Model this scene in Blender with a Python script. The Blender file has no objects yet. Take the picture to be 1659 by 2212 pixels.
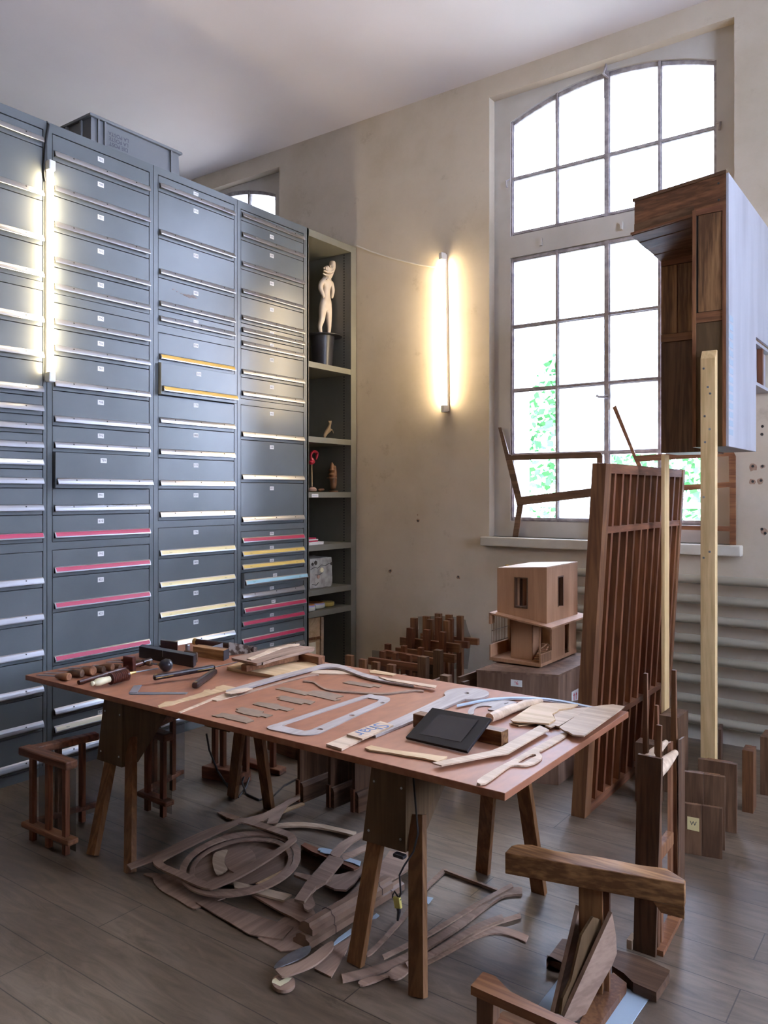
import bpy, bmesh, math, random
from mathutils import Vector, Matrix
random.seed(7)
C = bpy.context.scene.collection
S = bpy.context.scene

# ---------------------------------------------------------------- camera
F, CX, HY, H = 1714., 829.5, 1066., 1.68          # focal length in pixels, principal column, horizon row, eye height
YAW = math.atan((2072 - CX) / F)
cam = bpy.data.objects.new('camera', bpy.data.cameras.new('camera')); C.objects.link(cam)
cam.location = (0, 0, H); cam.rotation_euler = (math.pi / 2, 0, YAW)
cam.data.sensor_fit = 'HORIZONTAL'; cam.data.sensor_width = 36
cam.data.lens = 36 * F / 1659.; cam.data.shift_y = -(1106 - HY) / 1659.
cam.data.clip_start = .05; cam.data.clip_end = 200
S.camera = cam

# ---------------------------------------------------------------- light and exposure
S.view_settings.view_transform = 'Standard'; S.view_settings.look = 'None'
S.view_settings.gamma = 1; S.view_settings.use_curve_mapping = False
S.view_settings.exposure = 1.1
w = bpy.data.worlds.new('world'); S.world = w; w.use_nodes = True
bg = w.node_tree.nodes['Background']; bg.inputs[0].default_value = (.63, .71, 1, 1); bg.inputs[1].default_value = 21.0
try:
    S.cycles.max_bounces = 10; S.cycles.diffuse_bounces = 6; S.cycles.transparent_max_bounces = 16
    S.cycles.sample_clamp_indirect = 6
except Exception: pass
TUBE = 56.0

# ---------------------------------------------------------------- turning picture measurements into places in the room
fwd = Vector((-math.sin(YAW), math.cos(YAW), 0)); rgt = Vector((math.cos(YAW), math.sin(YAW), 0))
EYE = Vector((0, 0, H))
def ray(px, py): return fwd + rgt * ((px - CX) / F) + Vector((0, 0, (HY - py) / F))
def onp(px, py, P0, n):
    r = ray(px, py); n = Vector(n); return EYE + r * ((Vector(P0) - EYE).dot(n) / r.dot(n))
def Zp(px, py, z=0.): return onp(px, py, (0, 0, z), (0, 0, 1))
def Xp(px, py, x): return onp(px, py, (x, 0, 0), (1, 0, 0))
def Yp(px, py, y): return onp(px, py, (0, y, 0), (0, 1, 0))
def up(px, py, p): return H + fwd.dot(Vector((p[0], p[1], 0))) * (HY - py) / F      # height above place p seen at row py
def crop(ox, oy, s, pts): return [(ox + x / s, oy + y / s) for x, y in pts]

# ---------------------------------------------------------------- object helpers
WL = {}
def tag(o, label=None, cat=None, group=None, kind=None):
    if label: o['label'] = label
    if cat: o['category'] = cat
    if group: o['group'] = group
    if kind: o['kind'] = kind
    return o
def thing(name, label, cat, loc, group=None):
    o = bpy.data.objects.new(name, None); C.objects.link(o); o.location = loc
    o.empty_display_size = .05; WL[o] = Vector(loc)
    return tag(o, label, cat, group)
class MB:
    def __init__(s, xf=None): s.v = []; s.f = []; s.m = []; s.xf = xf; s.smooth = False
    def add(s, vs, fs, m=0):
        n = len(s.v)
        for v in vs:
            v = Vector(v); s.v.append(s.xf(v) if s.xf else v)
        for f in fs: s.f.append([n + i for i in f]); s.m.append(m)
        return s
    def hexa(s, b, t, m=0):            # four bottom and four top points, same turning
        return s.add(list(b) + list(t), [(3,2,1,0),(4,5,6,7),(0,1,5,4),(1,2,6,5),(2,3,7,6),(3,0,4,7)], m)
    def box(s, x0, x1, y0, y1, z0, z1, m=0):
        x0,x1=min(x0,x1),max(x0,x1); y0,y1=min(y0,y1),max(y0,y1); z0,z1=min(z0,z1),max(z0,z1)
        return s.hexa([(x0,y0,z0),(x1,y0,z0),(x1,y1,z0),(x0,y1,z0)], [(x0,y0,z1),(x1,y0,z1),(x1,y1,z1),(x0,y1,z1)], m)
    def bar(s, a, b, w, h, upv=(0,0,1), m=0, w2=None, h2=None):     # w across, h along upv
        a = Vector(a); b = Vector(b); d = (b-a).normalized(); u = Vector(upv); sd = d.cross(u)
        if sd.length < 1e-4: sd = Vector((1,0,0))
        sd.normalize(); u = sd.cross(d).normalized()
        w2 = w if w2 is None else w2; h2 = h if h2 is None else h2
        q = lambda p, W, Hh: [p - sd*W/2 - u*Hh/2, p + sd*W/2 - u*Hh/2, p + sd*W/2 + u*Hh/2, p - sd*W/2 + u*Hh/2]
        return s.hexa(q(a, w, h), q(b, w2, h2), m)
    def tube(s, pts, r, n=8, m=0, cap=True):
        pts = [Vector(p) for p in pts]; rs = r if isinstance(r, (list, tuple)) else [r]*len(pts)
        base = []; u = None
        for i, p in enumerate(pts):
            d = (pts[min(i+1, len(pts)-1)] - pts[max(i-1, 0)]).normalized()
            if u is None: u = d.orthogonal().normalized()
            u = (u - d*u.dot(d)).normalized(); v = d.cross(u)
            base += [p + (u*math.cos(2*math.pi*k/n) + v*math.sin(2*math.pi*k/n))*rs[i] for k in range(n)]
        fs = [(i*n+k, i*n+(k+1)%n, (i+1)*n+(k+1)%n, (i+1)*n+k) for i in range(len(pts)-1) for k in range(n)]
        if cap: fs += [tuple(range(n))[::-1], tuple((len(pts)-1)*n+k for k in range(n))]
        return s.add(base, fs, m)
    def lathe(s, o, axis, prof, n=20, m=0):   # prof = [(distance along axis, radius)]
        o = Vector(o); a = Vector(axis).normalized()
        return s.tubeish([o + a*t for t, r in prof], [max(r, 1e-4) for t, r in prof], a, n, m)
    def tubeish(s, pts, rs, a, n, m):
        u = a.orthogonal().normalized(); v = a.cross(u); base = []
        for p, r in zip(pts, rs): base += [p + (u*math.cos(2*math.pi*k/n) + v*math.sin(2*math.pi*k/n))*r for k in range(n)]
        fs = [(i*n+k, i*n+(k+1)%n, (i+1)*n+(k+1)%n, (i+1)*n+k) for i in range(len(pts)-1) for k in range(n)]
        fs += [tuple(range(n))[::-1], tuple((len(pts)-1)*n+k for k in range(n))]
        return s.add(base, fs, m)
    def prism(s, poly, d, m=0):        # 3D polygon swept by vector d
        n = len(poly); d = Vector(d); p = [Vector(q) for q in poly]
        return s.add(p + [q + d for q in p], [tuple(range(n))[::-1], tuple(range(n, 2*n))] + [(i, (i+1)%n, n+(i+1)%n, n+i) for i in range(n)], m)
    def build(s, name, mats, parent=None, smooth=False, bev=0., local=True):
        me = bpy.data.meshes.new(name)
        lo = Vector([min(v[i] for v in s.v) for i in range(3)]); hi = Vector([max(v[i] for v in s.v) for i in range(3)])
        o0 = (lo + hi)/2 if parent else Vector(((lo.x+hi.x)/2, (lo.y+hi.y)/2, lo.z))
        me.from_pydata([v - o0 for v in s.v], [], s.f)
        if not isinstance(mats, (list, tuple)): mats = [mats]
        for mm in mats: me.materials.append(mm)
        me.polygons.foreach_set('material_index', s.m)
        bm = bmesh.new(); bm.from_mesh(me); bmesh.ops.recalc_face_normals(bm, faces=bm.faces); bm.to_mesh(me); bm.free()
        if smooth:
            me.polygons.foreach_set('use_smooth', [True]*len(me.polygons))
        ob = bpy.data.objects.new(name, me); C.objects.link(ob); WL[ob] = o0
        if parent: ob.parent = parent; ob.location = o0 - WL[parent]
        else: ob.location = o0
        if smooth:
            try:
                me.set_sharp_from_angle(angle=math.radians(40))
            except Exception: pass
        if bev:
            b = ob.modifiers.new('bevel', 'BEVEL'); b.width = bev; b.segments = 2; b.limit_method = 'ANGLE'
        return ob
def fill2d(polys):                     # 2D outline with holes -> triangles
    cu = bpy.data.curves.new('t', 'CURVE'); cu.dimensions = '2D'; cu.fill_mode = 'BOTH'
    for p in polys:
        sp = cu.splines.new('POLY'); sp.points.add(len(p)-1)
        for i, q in enumerate(p): sp.points[i].co = (q[0], q[1], 0, 1)
        sp.use_cyclic_u = True
    ob = bpy.data.objects.new('t', cu); C.objects.link(ob)
    dg = bpy.context.evaluated_depsgraph_get(); me = bpy.data.meshes.new_from_object(ob.evaluated_get(dg))
    vs = [(v.co.x, v.co.y) for v in me.vertices]; fs = [tuple(f.vertices) for f in me.polygons]
    bpy.data.objects.remove(ob); bpy.data.curves.remove(cu); bpy.data.meshes.remove(me)
    return vs, fs
def plate(mb, polys, P0, u, v, d, m=0):      # polys in (a,b) on plane P0 + a*u + b*v, swept by vector d
    P0, u, v, d = Vector(P0), Vector(u), Vector(v), Vector(d)
    vs, fs = fill2d(polys)
    g = lambda a, b, k: P0 + u*a + v*b + d*k
    mb.add([g(a, b, 0) for a, b in vs], fs, m); mb.add([g(a, b, 1) for a, b in vs], [f[::-1] for f in fs], m)
    for p in polys:
        n = len(p)
        mb.add([g(a, b, 0) for a, b in p] + [g(a, b, 1) for a, b in p], [(i, (i+1)%n, n+(i+1)%n, n+i) for i in range(n)], m)
    return mb
def smooth(pts, n=5, closed=True):
    out = []; N = len(pts); rng = range(N) if closed else range(N-1)
    for i in rng:
        g = (lambda k: pts[k % N]) if closed else (lambda k: pts[max(0, min(N-1, k))])
        a, b, c, d = g(i-1), g(i), g(i+1), g(i+2)
        for k in range(n):
            t = k/n
            out.append(tuple(.5*((2*b[j]) + (-a[j]+c[j])*t + (2*a[j]-5*b[j]+4*c[j]-d[j])*t*t + (-a[j]+3*b[j]-3*c[j]+d[j])*t**3) for j in range(2)))
    if not closed: out.append(tuple(pts[-1]))
    return out
def band(pts, w, n=5, taper=1.):       # strip of width w around a centre line
    p = smooth(pts, n, False); L, R = [], []
    for i, q in enumerate(p):
        a = p[max(0, i-1)]; b = p[min(len(p)-1, i+1)]; dx, dy = b[0]-a[0], b[1]-a[1]; l = math.hypot(dx, dy) or 1
        W = w/2*(1 + (taper-1)*i/(len(p)-1)); L.append((q[0]-dy/l*W, q[1]+dx/l*W)); R.append((q[0]+dy/l*W, q[1]-dx/l*W))
    return L + R[::-1]
def flat(px_polys, z, t, mat, name, label=None, cat=None, parent=None, group=None, tilt=(0,0), mb=None, extra=None):
    """a cut sheet lying level (or gently tilted) at height z; outlines are measured in the picture"""
    c = px_polys[0]; q0 = Zp(sum(p[0] for p in c)/len(c), sum(p[1] for p in c)/len(c), z)
    n = Vector((-tilt[0], -tilt[1], 1)).normalized()
    W = [[onp(x, y, q0, n) for x, y in p] for p in px_polys]
    m_ = MB(); plate(m_, [[(q.x, q.y) for q in p] for p in W], (0,0,0), (1,0,0), (0,1,0), (0,0,0))
    m_ = MB()
    zf = lambda x, y: q0.z + tilt[0]*(x-q0.x) + tilt[1]*(y-q0.y)
    vs, fs = fill2d([[(q.x, q.y) for q in p] for p in W])
    m_.add([(x, y, zf(x, y)) for x, y in vs], fs); m_.add([(x, y, zf(x, y)-t) for x, y in vs], [f[::-1] for f in fs])
    for p in W:
        k = len(p); m_.add([tuple(q) for q in p] + [(q.x, q.y, q.z-t) for q in p], [(i, (i+1)%k, k+(i+1)%k, k+i) for i in range(k)])
    o = m_.build(name, mat, parent)
    return tag(o, label, cat, group)
def ell(cx, cy, rx, ry, n=32, a0=0, a1=2*math.pi, k=0, j=0):
    return [(cx + rx*math.cos(a0+(a1-a0)*i/n) + k*math.sin(a0+(a1-a0)*i/n), cy - ry*math.sin(a0+(a1-a0)*i/n) + j*math.cos(a0+(a1-a0)*i/n)) for i in range(n + (0 if abs(a1-a0) > 6.2 else 1))]
def text2d(txt, size):
    cu = bpy.data.curves.new('t', 'FONT'); cu.body = txt; cu.size = size; cu.align_x = 'CENTER'; cu.align_y = 'CENTER'
    ob = bpy.data.objects.new('t', cu); C.objects.link(ob)
    dg = bpy.context.evaluated_depsgraph_get(); me = bpy.data.meshes.new_from_object(ob.evaluated_get(dg))
    vs = [(v.co.x, v.co.y) for v in me.vertices]; fs = [tuple(f.vertices) for f in me.polygons]
    bpy.data.objects.remove(ob); bpy.data.curves.remove(cu); bpy.data.meshes.remove(me)
    return vs, fs
def text(mb, txt, size, o, u, v, m=0):
    vs, fs = text2d(txt, size); o, u, v = Vector(o), Vector(u), Vector(v)
    return mb.add([o + u*a + v*b for a, b in vs], fs, m)

# ---------------------------------------------------------------- materials
def base(name, col, rough=.5, metal=0., spec=.5):
    m = bpy.data.materials.new(name); m.use_nodes = True; b = m.node_tree.nodes['Principled BSDF']
    b.inputs['Base Color'].default_value = (*col, 1); b.inputs['Roughness'].default_value = rough
    b.inputs['Metallic'].default_value = metal
    if 'Specular IOR Level' in b.inputs: b.inputs['Specular IOR Level'].default_value = spec
    return m, m.node_tree, b
def mottled(name, c1, c2, scale=4., rough=.6, bump=0., stretch=(1,1,1), detail=6, spec=.4, metal=0., rv=.1, contrast=(.35,.65)):
    m, nt, b = base(name, c1, rough, metal, spec); N = nt.nodes; L = nt.links
    tc = N.new('ShaderNodeTexCoord'); mp = N.new('ShaderNodeMapping'); mp.inputs['Scale'].default_value = stretch
    oi = N.new('ShaderNodeObjectInfo'); vm = N.new('ShaderNodeVectorMath'); vm.operation = 'ADD'
    sc = N.new('ShaderNodeVectorMath'); sc.operation = 'SCALE'; sc.inputs['Scale'].default_value = 13.
    cb = N.new('ShaderNodeCombineXYZ')
    for i in range(3): L.new(oi.outputs['Random'], cb.inputs[i])
    L.new(cb.outputs[0], sc.inputs[0]); L.new(tc.outputs['Object'], mp.inputs[0]); L.new(mp.outputs[0], vm.inputs[0]); L.new(sc.outputs[0], vm.inputs[1])
    nz = N.new('ShaderNodeTexNoise'); nz.inputs['Scale'].default_value = scale; nz.inputs['Detail'].default_value = detail
    L.new(vm.outputs[0], nz.inputs['Vector'])
    cr = N.new('ShaderNodeValToRGB'); cr.color_ramp.elements[0].position, cr.color_ramp.elements[1].position = contrast
    cr.color_ramp.elements[0].color = (*c1, 1); cr.color_ramp.elements[1].color = (*c2, 1)
    L.new(nz.outputs['Fac'], cr.inputs[0]); L.new(cr.outputs[0], b.inputs['Base Color'])
    mr = N.new('ShaderNodeMapRange'); mr.inputs['To Min'].default_value = rough-rv; mr.inputs['To Max'].default_value = rough+rv
    L.new(nz.outputs['Fac'], mr.inputs[0]); L.new(mr.outputs[0], b.inputs['Roughness'])
    if bump:
        bp = N.new('ShaderNodeBump'); bp.inputs['Strength'].default_value = bump; bp.inputs['Distance'].default_value = .01
        L.new(nz.outputs['Fac'], bp.inputs['Height']); L.new(bp.outputs[0], b.inputs['Normal'])
    return m
def wood(name, c1, c2, ax='z', rough=.5, fig=1., dark=None, var=.25, spec=.35):
    """long grain along ax, growth rings from a warped wave"""
    m, nt, b = base(name, c1, rough, 0, spec); N = nt.nodes; L = nt.links
    tc = N.new('ShaderNodeTexCoord'); mp = N.new('ShaderNodeMapping')
    st = {'x': (.5, 6, 6), 'y': (6, .5, 6), 'z': (6, 6, .5)}[ax]; mp.inputs['Scale'].default_value = st
    oi = N.new('ShaderNodeObjectInfo'); cb = N.new('ShaderNodeCombineXYZ'); sc = N.new('ShaderNodeVectorMath'); sc.operation = 'SCALE'; sc.inputs['Scale'].default_value = 17.
    for i in range(3): L.new(oi.outputs['Random'], cb.inputs[i])
    vm = N.new('ShaderNodeVectorMath'); vm.operation = 'ADD'
    L.new(cb.outputs[0], sc.inputs[0]); L.new(tc.outputs['Object'], mp.inputs[0]); L.new(mp.outputs[0], vm.inputs[0]); L.new(sc.outputs[0], vm.inputs[1])
    wv = N.new('ShaderNodeTexNoise'); wv.inputs['Scale'].default_value = 1.6*fig; wv.inputs['Detail'].default_value = 3; wv.inputs['Distortion'].default_value = 1.2
    L.new(vm.outputs[0], wv.inputs['Vector'])
    mu = N.new('ShaderNodeMath'); mu.operation = 'MULTIPLY'; mu.inputs[1].default_value = 22; L.new(wv.outputs['Fac'], mu.inputs[0])
    sn = N.new('ShaderNodeMath'); sn.operation = 'SINE'; L.new(mu.outputs[0], sn.inputs[0])
    fn = N.new('ShaderNodeTexNoise'); fn.inputs['Scale'].default_value = 14; fn.inputs['Detail'].default_value = 5; L.new(vm.outputs[0], fn.inputs['Vector'])
    ad = N.new('ShaderNodeMath'); ad.operation = 'MULTIPLY_ADD'; ad.inputs[1].default_value = .22; L.new(sn.outputs[0], ad.inputs[0]); L.new(fn.outputs['Fac'], ad.inputs[2])
    cr = N.new('ShaderNodeValToRGB'); cr.color_ramp.elements[0].position = .25; cr.color_ramp.elements[1].position = .75
    cr.color_ramp.elements[0].color = (*c1, 1); cr.color_ramp.elements[1].color = (*c2, 1)
    L.new(ad.outputs[0], cr.inputs[0])
    hs = N.new('ShaderNodeHueSaturation'); mr = N.new('ShaderNodeMapRange'); mr.inputs['To Min'].default_value = 1-var; mr.inputs['To Max'].default_value = 1+var
    L.new(oi.outputs['Random'], mr.inputs[0]); L.new(mr.outputs[0], hs.inputs['Value']); L.new(cr.outputs[0], hs.inputs['Color'])
    L.new(hs.outputs[0], b.inputs['Base Color'])
    bp = N.new('ShaderNodeBump'); bp.inputs['Strength'].default_value = .12; bp.inputs['Distance'].default_value = .004
    L.new(fn.outputs['Fac'], bp.inputs['Height']); L.new(bp.outputs[0], b.inputs['Normal'])
    return m
def plain(name, col, rough=.5, metal=0., spec=.5): return base(name, col, rough, metal, spec)[0]
def emit(name, col, s):
    m = bpy.data.materials.new(name); m.use_nodes = True; nt = m.node_tree; nt.nodes.clear()
    e = nt.nodes.new('ShaderNodeEmission'); o = nt.nodes.new('ShaderNodeOutputMaterial'); e.inputs[0].default_value = (*col, 1); e.inputs[1].default_value = s
    nt.links.new(e.outputs[0], o.inputs[0]); return m
def see_through(name, col, keep, rough=.5):      # keep = share that stays solid
    m, nt, b = base(name, col, rough); N = nt.nodes
    t = N.new('ShaderNodeBsdfTransparent'); mx = N.new('ShaderNodeMixShader'); mx.inputs[0].default_value = keep
    nt.links.new(t.outputs[0], mx.inputs[1]); nt.links.new(b.outputs[0], mx.inputs[2]); nt.links.new(mx.outputs[0], N['Material Output'].inputs[0]); return m
M = {}
M['cab'] = mottled('cabinet_paint', (.096,.108,.110), (.113,.126,.129), 3, .31, .02, spec=.55, rv=.04)
M['cabdark'] = plain('cabinet_gap', (.02,.022,.025), .7)
M['shelfpaint'] = mottled('shelf_paint', (.15,.145,.115), (.175,.168,.135), 3, .45)
M['alu'] = mottled('brushed_aluminium', (.46,.47,.50), (.56,.57,.60), 8, .3, 0, (1,.05,1), metal=.9)
M['screw'] = plain('dark_screw', (.03,.03,.03), .5)
for k, c in dict(red=(.42,.02,.07), cream=(.75,.62,.30), gold=(.60,.36,.07), ivory=(.85,.80,.60), blue=(.35,.62,.72), silver=(.6,.62,.66), yellow=(.72,.50,.12)).items(): M['in_'+k] = plain('insert_'+k, c, .45)
M['paper'] = mottled('white_paper', (.70,.69,.66), (.78,.77,.74), 9, .8)
M['ink'] = plain('ink', (.03,.03,.05), .7)
M['inkblue'] = plain('blue_ink', (.10,.16,.30), .7)
M['redink'] = plain('red_ink', (.55,.04,.05), .7)
M['ceil'] = mottled('ceiling_plaster', (.66,.61,.60), (.74,.69,.67), .7, .9, .25, detail=9)
M['fillcut'] = wood('fill_cutting_wood', (.05,.035,.025), (.09,.06,.04), 'z')  # dark wood invented for the unseen rear wall, to cut bounced fill light
M['post'] = plain('grey_plastic', (.16,.165,.17), .45)
M['white'] = plain('white_plastic', (.8,.78,.72), .4)
M['whitecable'] = plain('white_cable', (.75,.7,.62), .5)
M['black'] = plain('black_rubber', (.012,.012,.014), .45)
M['blackwood'] = mottled('black_painted_wood', (.018,.018,.022), (.03,.03,.036), 6, .35)
M['ebony'] = wood('ebony', (.020,.009,.008), (.05,.022,.018), 'x', .28)
M['rosewood'] = wood('rosewood', (.05,.014,.010), (.11,.035,.022), 'x', .3)
M['walnut'] = wood('walnut', (.085,.042,.022), (.16,.085,.045), 'z', .55)
M['walnutx'] = wood('walnut_x', (.085,.042,.022), (.16,.085,.045), 'x', .55)
M['walnuty'] = wood('walnut_y', (.085,.042,.022), (.16,.085,.045), 'y', .55)
M['redwood'] = wood('red_wood', (.12,.040,.018), (.21,.080,.035), 'z', .5)
M['redwoodx'] = wood('red_wood_x', (.12,.045,.022), (.21,.085,.042), 'x', .5)
M['redwoody'] = wood('red_wood_y', (.12,.045,.022), (.21,.085,.042), 'y', .5)
M['mould'] = mottled('moulding_wood', (.17,.10,.065), (.25,.155,.10), 9, .5)
M['teak'] = wood('teak', (.13,.052,.024), (.23,.105,.045), 'z', .5)
M['teakx'] = wood('teak_x', (.15,.060,.028), (.26,.12,.055), 'x', .5)
M['figured'] = wood('figured_walnut', (.10,.045,.020), (.32,.17,.075), 'z', .4, .5, var=.08)
M['figuredx'] = wood('figured_walnut_x', (.11,.045,.022), (.27,.12,.055), 'x', .4, .45, var=.08)
M['pine'] = wood('pine', (.62,.42,.19), (.78,.56,.28), 'z', .5, .8, var=.05)
M['olive'] = wood('olive_ply', (.095,.055,.024), (.135,.080,.036), 'z', .55, 1, var=.08)
M['olivex'] = wood('old_beam', (.12,.050,.018), (.38,.195,.078), 'x', .5, .8, var=.1)
M['oakz'] = wood('oak_leg', (.15,.066,.024), (.24,.115,.045), 'z', .55)
M['ply'] = wood('plywood', (.26,.165,.115), (.38,.25,.175), 'y', .6, .6, var=.2)
M['plyx'] = wood('plywood_x', (.26,.165,.115), (.38,.25,.175), 'x', .6, .6, var=.2)
M['plylight'] = wood('pale_plywood', (.46,.33,.22), (.60,.45,.31), 'x', .6, .6, var=.1)
M['plyyellow'] = wood('yellow_plywood', (.50,.33,.17), (.62,.43,.24), 'x', .6, .6, var=.1)
M['mdf'] = mottled('brown_board', (.20,.13,.08), (.25,.165,.105), 30, .75)
M['greyply'] = wood('grey_plywood', (.33,.28,.25), (.43,.37,.33), 'y', .6, .6, var=.06)
M['tabletop'] = mottled('table_board', (.27,.105,.052), (.35,.145,.075), 26, .5, .05, (1,.4,1), detail=8, rv=.08)
M['housewood'] = wood('pear_wood', (.36,.19,.10), (.42,.23,.125), 'z', .5, .6, var=.02)
M['crate'] = wood('crate_plywood', (.15,.085,.055), (.23,.14,.09), 'z', .6, .6, var=.04)
M['whitewash'] = mottled('whitewashed_board', (.34,.34,.37), (.46,.46,.49), 2, .45, .05, (3,3,.6), detail=8, contrast=(.3,.6))
M['steel'] = mottled('tool_steel', (.26,.27,.29), (.38,.39,.41), 20, .35, metal=.8)
M['rustysteel'] = mottled('rusty_saw_steel', (.07,.045,.03), (.30,.26,.22), 34, .5, metal=.5, contrast=(.42,.55))
M['horn'] = plain('pale_horn', (.78,.70,.45), .3)
M['brass'] = plain('brass', (.50,.34,.12), .35, .8)
M['silverlabel'] = plain('pale_blue_metal', (.36,.44,.51), .65, .0)
M['concrete'] = mottled('broken_concrete', (.20,.19,.17), (.40,.38,.34), 14, .9, .5, contrast=(.3,.6))
M['carved'] = mottled('pale_carved_wood', (.62,.52,.40), (.72,.62,.50), 10, .6)
M['brownfig'] = mottled('brown_carved_wood', (.12,.055,.025), (.24,.12,.06), 18, .5)
M['redpaint'] = plain('red_lacquer', (.50,.015,.03), .3)
M['clay'] = mottled('clay', (.36,.23,.17), (.44,.29,.22), 12, .8)
M['twig'] = plain('dry_twig', (.22,.16,.10), .8)
M['darkbronze'] = mottled('dark_bronze', (.025,.02,.018), (.06,.05,.04), 18, .4)
M['radiator'] = mottled('radiator_enamel', (.30,.27,.20), (.36,.325,.25), 2, .4)
M['sillpaint'] = mottled('sill_paint', (.50,.46,.37), (.60,.56,.46), 5, .55, .1)
M['framepaint'] = mottled('window_board_paint', (.50,.46,.40), (.58,.54,.48), 3, .6, .1)
M['iron'] = mottled('flaking_window_iron', (.26,.23,.23), (.46,.42,.41), 22, .6, .4, detail=8)
M['stone'] = mottled('outside_plaster', (.55,.56,.56), (.66,.67,.68), 2, .9)
M['outwhite'] = plain('outside_white_paint', (.75,.78,.8), .6)
M['leaf'] = mottled('leaves', (.03,.12,.035), (.08,.24,.07), 3, .6)
M['bark'] = plain('bark', (.12,.08,.05), .9)
M['ground'] = mottled('outside_paving', (.26,.21,.155), (.32,.26,.195), 2, .9)
M['gauze'] = see_through('wire_gauze', (.16,.15,.15), .32)
M['screen'] = plain('grey_screen', (.045,.04,.04), .25)
M['bezel'] = plain('black_bezel', (.008,.008,.010), .35)
M['yellowtag'] = plain('yellow_tape', (.55,.46,.12), .6)
M['string'] = plain('string', (.08,.05,.04), .9)
M['tube'] = emit('fluorescent_tube', (1, .80, .52), TUBE)

def wallmat():
    m, nt, b = base('limewashed_wall', (.5,.45,.33), .92, 0, .2); N = nt.nodes; L = nt.links
    tc = N.new('ShaderNodeTexCoord')
    n1 = N.new('ShaderNodeTexNoise'); n1.inputs['Scale'].default_value = 1.1; n1.inputs['Detail'].default_value = 9; n1.inputs['Roughness'].default_value = .6
    n2 = N.new('ShaderNodeTexNoise'); n2.inputs['Scale'].default_value = 11; n2.inputs['Detail'].default_value = 6
    L.new(tc.outputs['Object'], n1.inputs[0]); L.new(tc.outputs['Object'], n2.inputs[0])
    cr = N.new('ShaderNodeValToRGB'); e = cr.color_ramp.elements; e[0].position = .32; e[1].position = .68
    e[0].color = (.48,.40,.29,1); e[1].color = (.63,.54,.42,1); x = cr.color_ramp.elements.new(.5); x.color = (.57,.485,.37,1)
    L.new(n1.outputs['Fac'], cr.inputs[0])
    n3 = N.new('ShaderNodeTexNoise'); n3.inputs['Scale'].default_value = 3.2; n3.inputs['Detail'].default_value = 12; n3.inputs['Roughness'].default_value = .75
    L.new(tc.outputs['Object'], n3.inputs[0])
    r2 = N.new('ShaderNodeValToRGB'); r2.color_ramp.elements[0].position = .30; r2.color_ramp.elements[1].position = .42
    r2.color_ramp.elements[0].color = (.80,.78,.76,1); r2.color_ramp.elements[1].color = (1,1,1,1); L.new(n3.outputs['Fac'], r2.inputs[0])
    mx = N.new('ShaderNodeMix'); mx.data_type = 'RGBA'; mx.blend_type = 'MULTIPLY'; mx.inputs[0].default_value = 1
    L.new(cr.outputs[0], mx.inputs[6]); L.new(r2.outputs[0], mx.inputs[7]); L.new(mx.outputs[2], b.inputs['Base Color'])
    bp = N.new('ShaderNodeBump'); bp.inputs['Strength'].default_value = .35; bp.inputs['Distance'].default_value = .006
    L.new(n2.outputs['Fac'], bp.inputs['Height']); L.new(bp.outputs[0], b.inputs['Normal'])
    return m
M['wall'] = wallmat()
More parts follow.
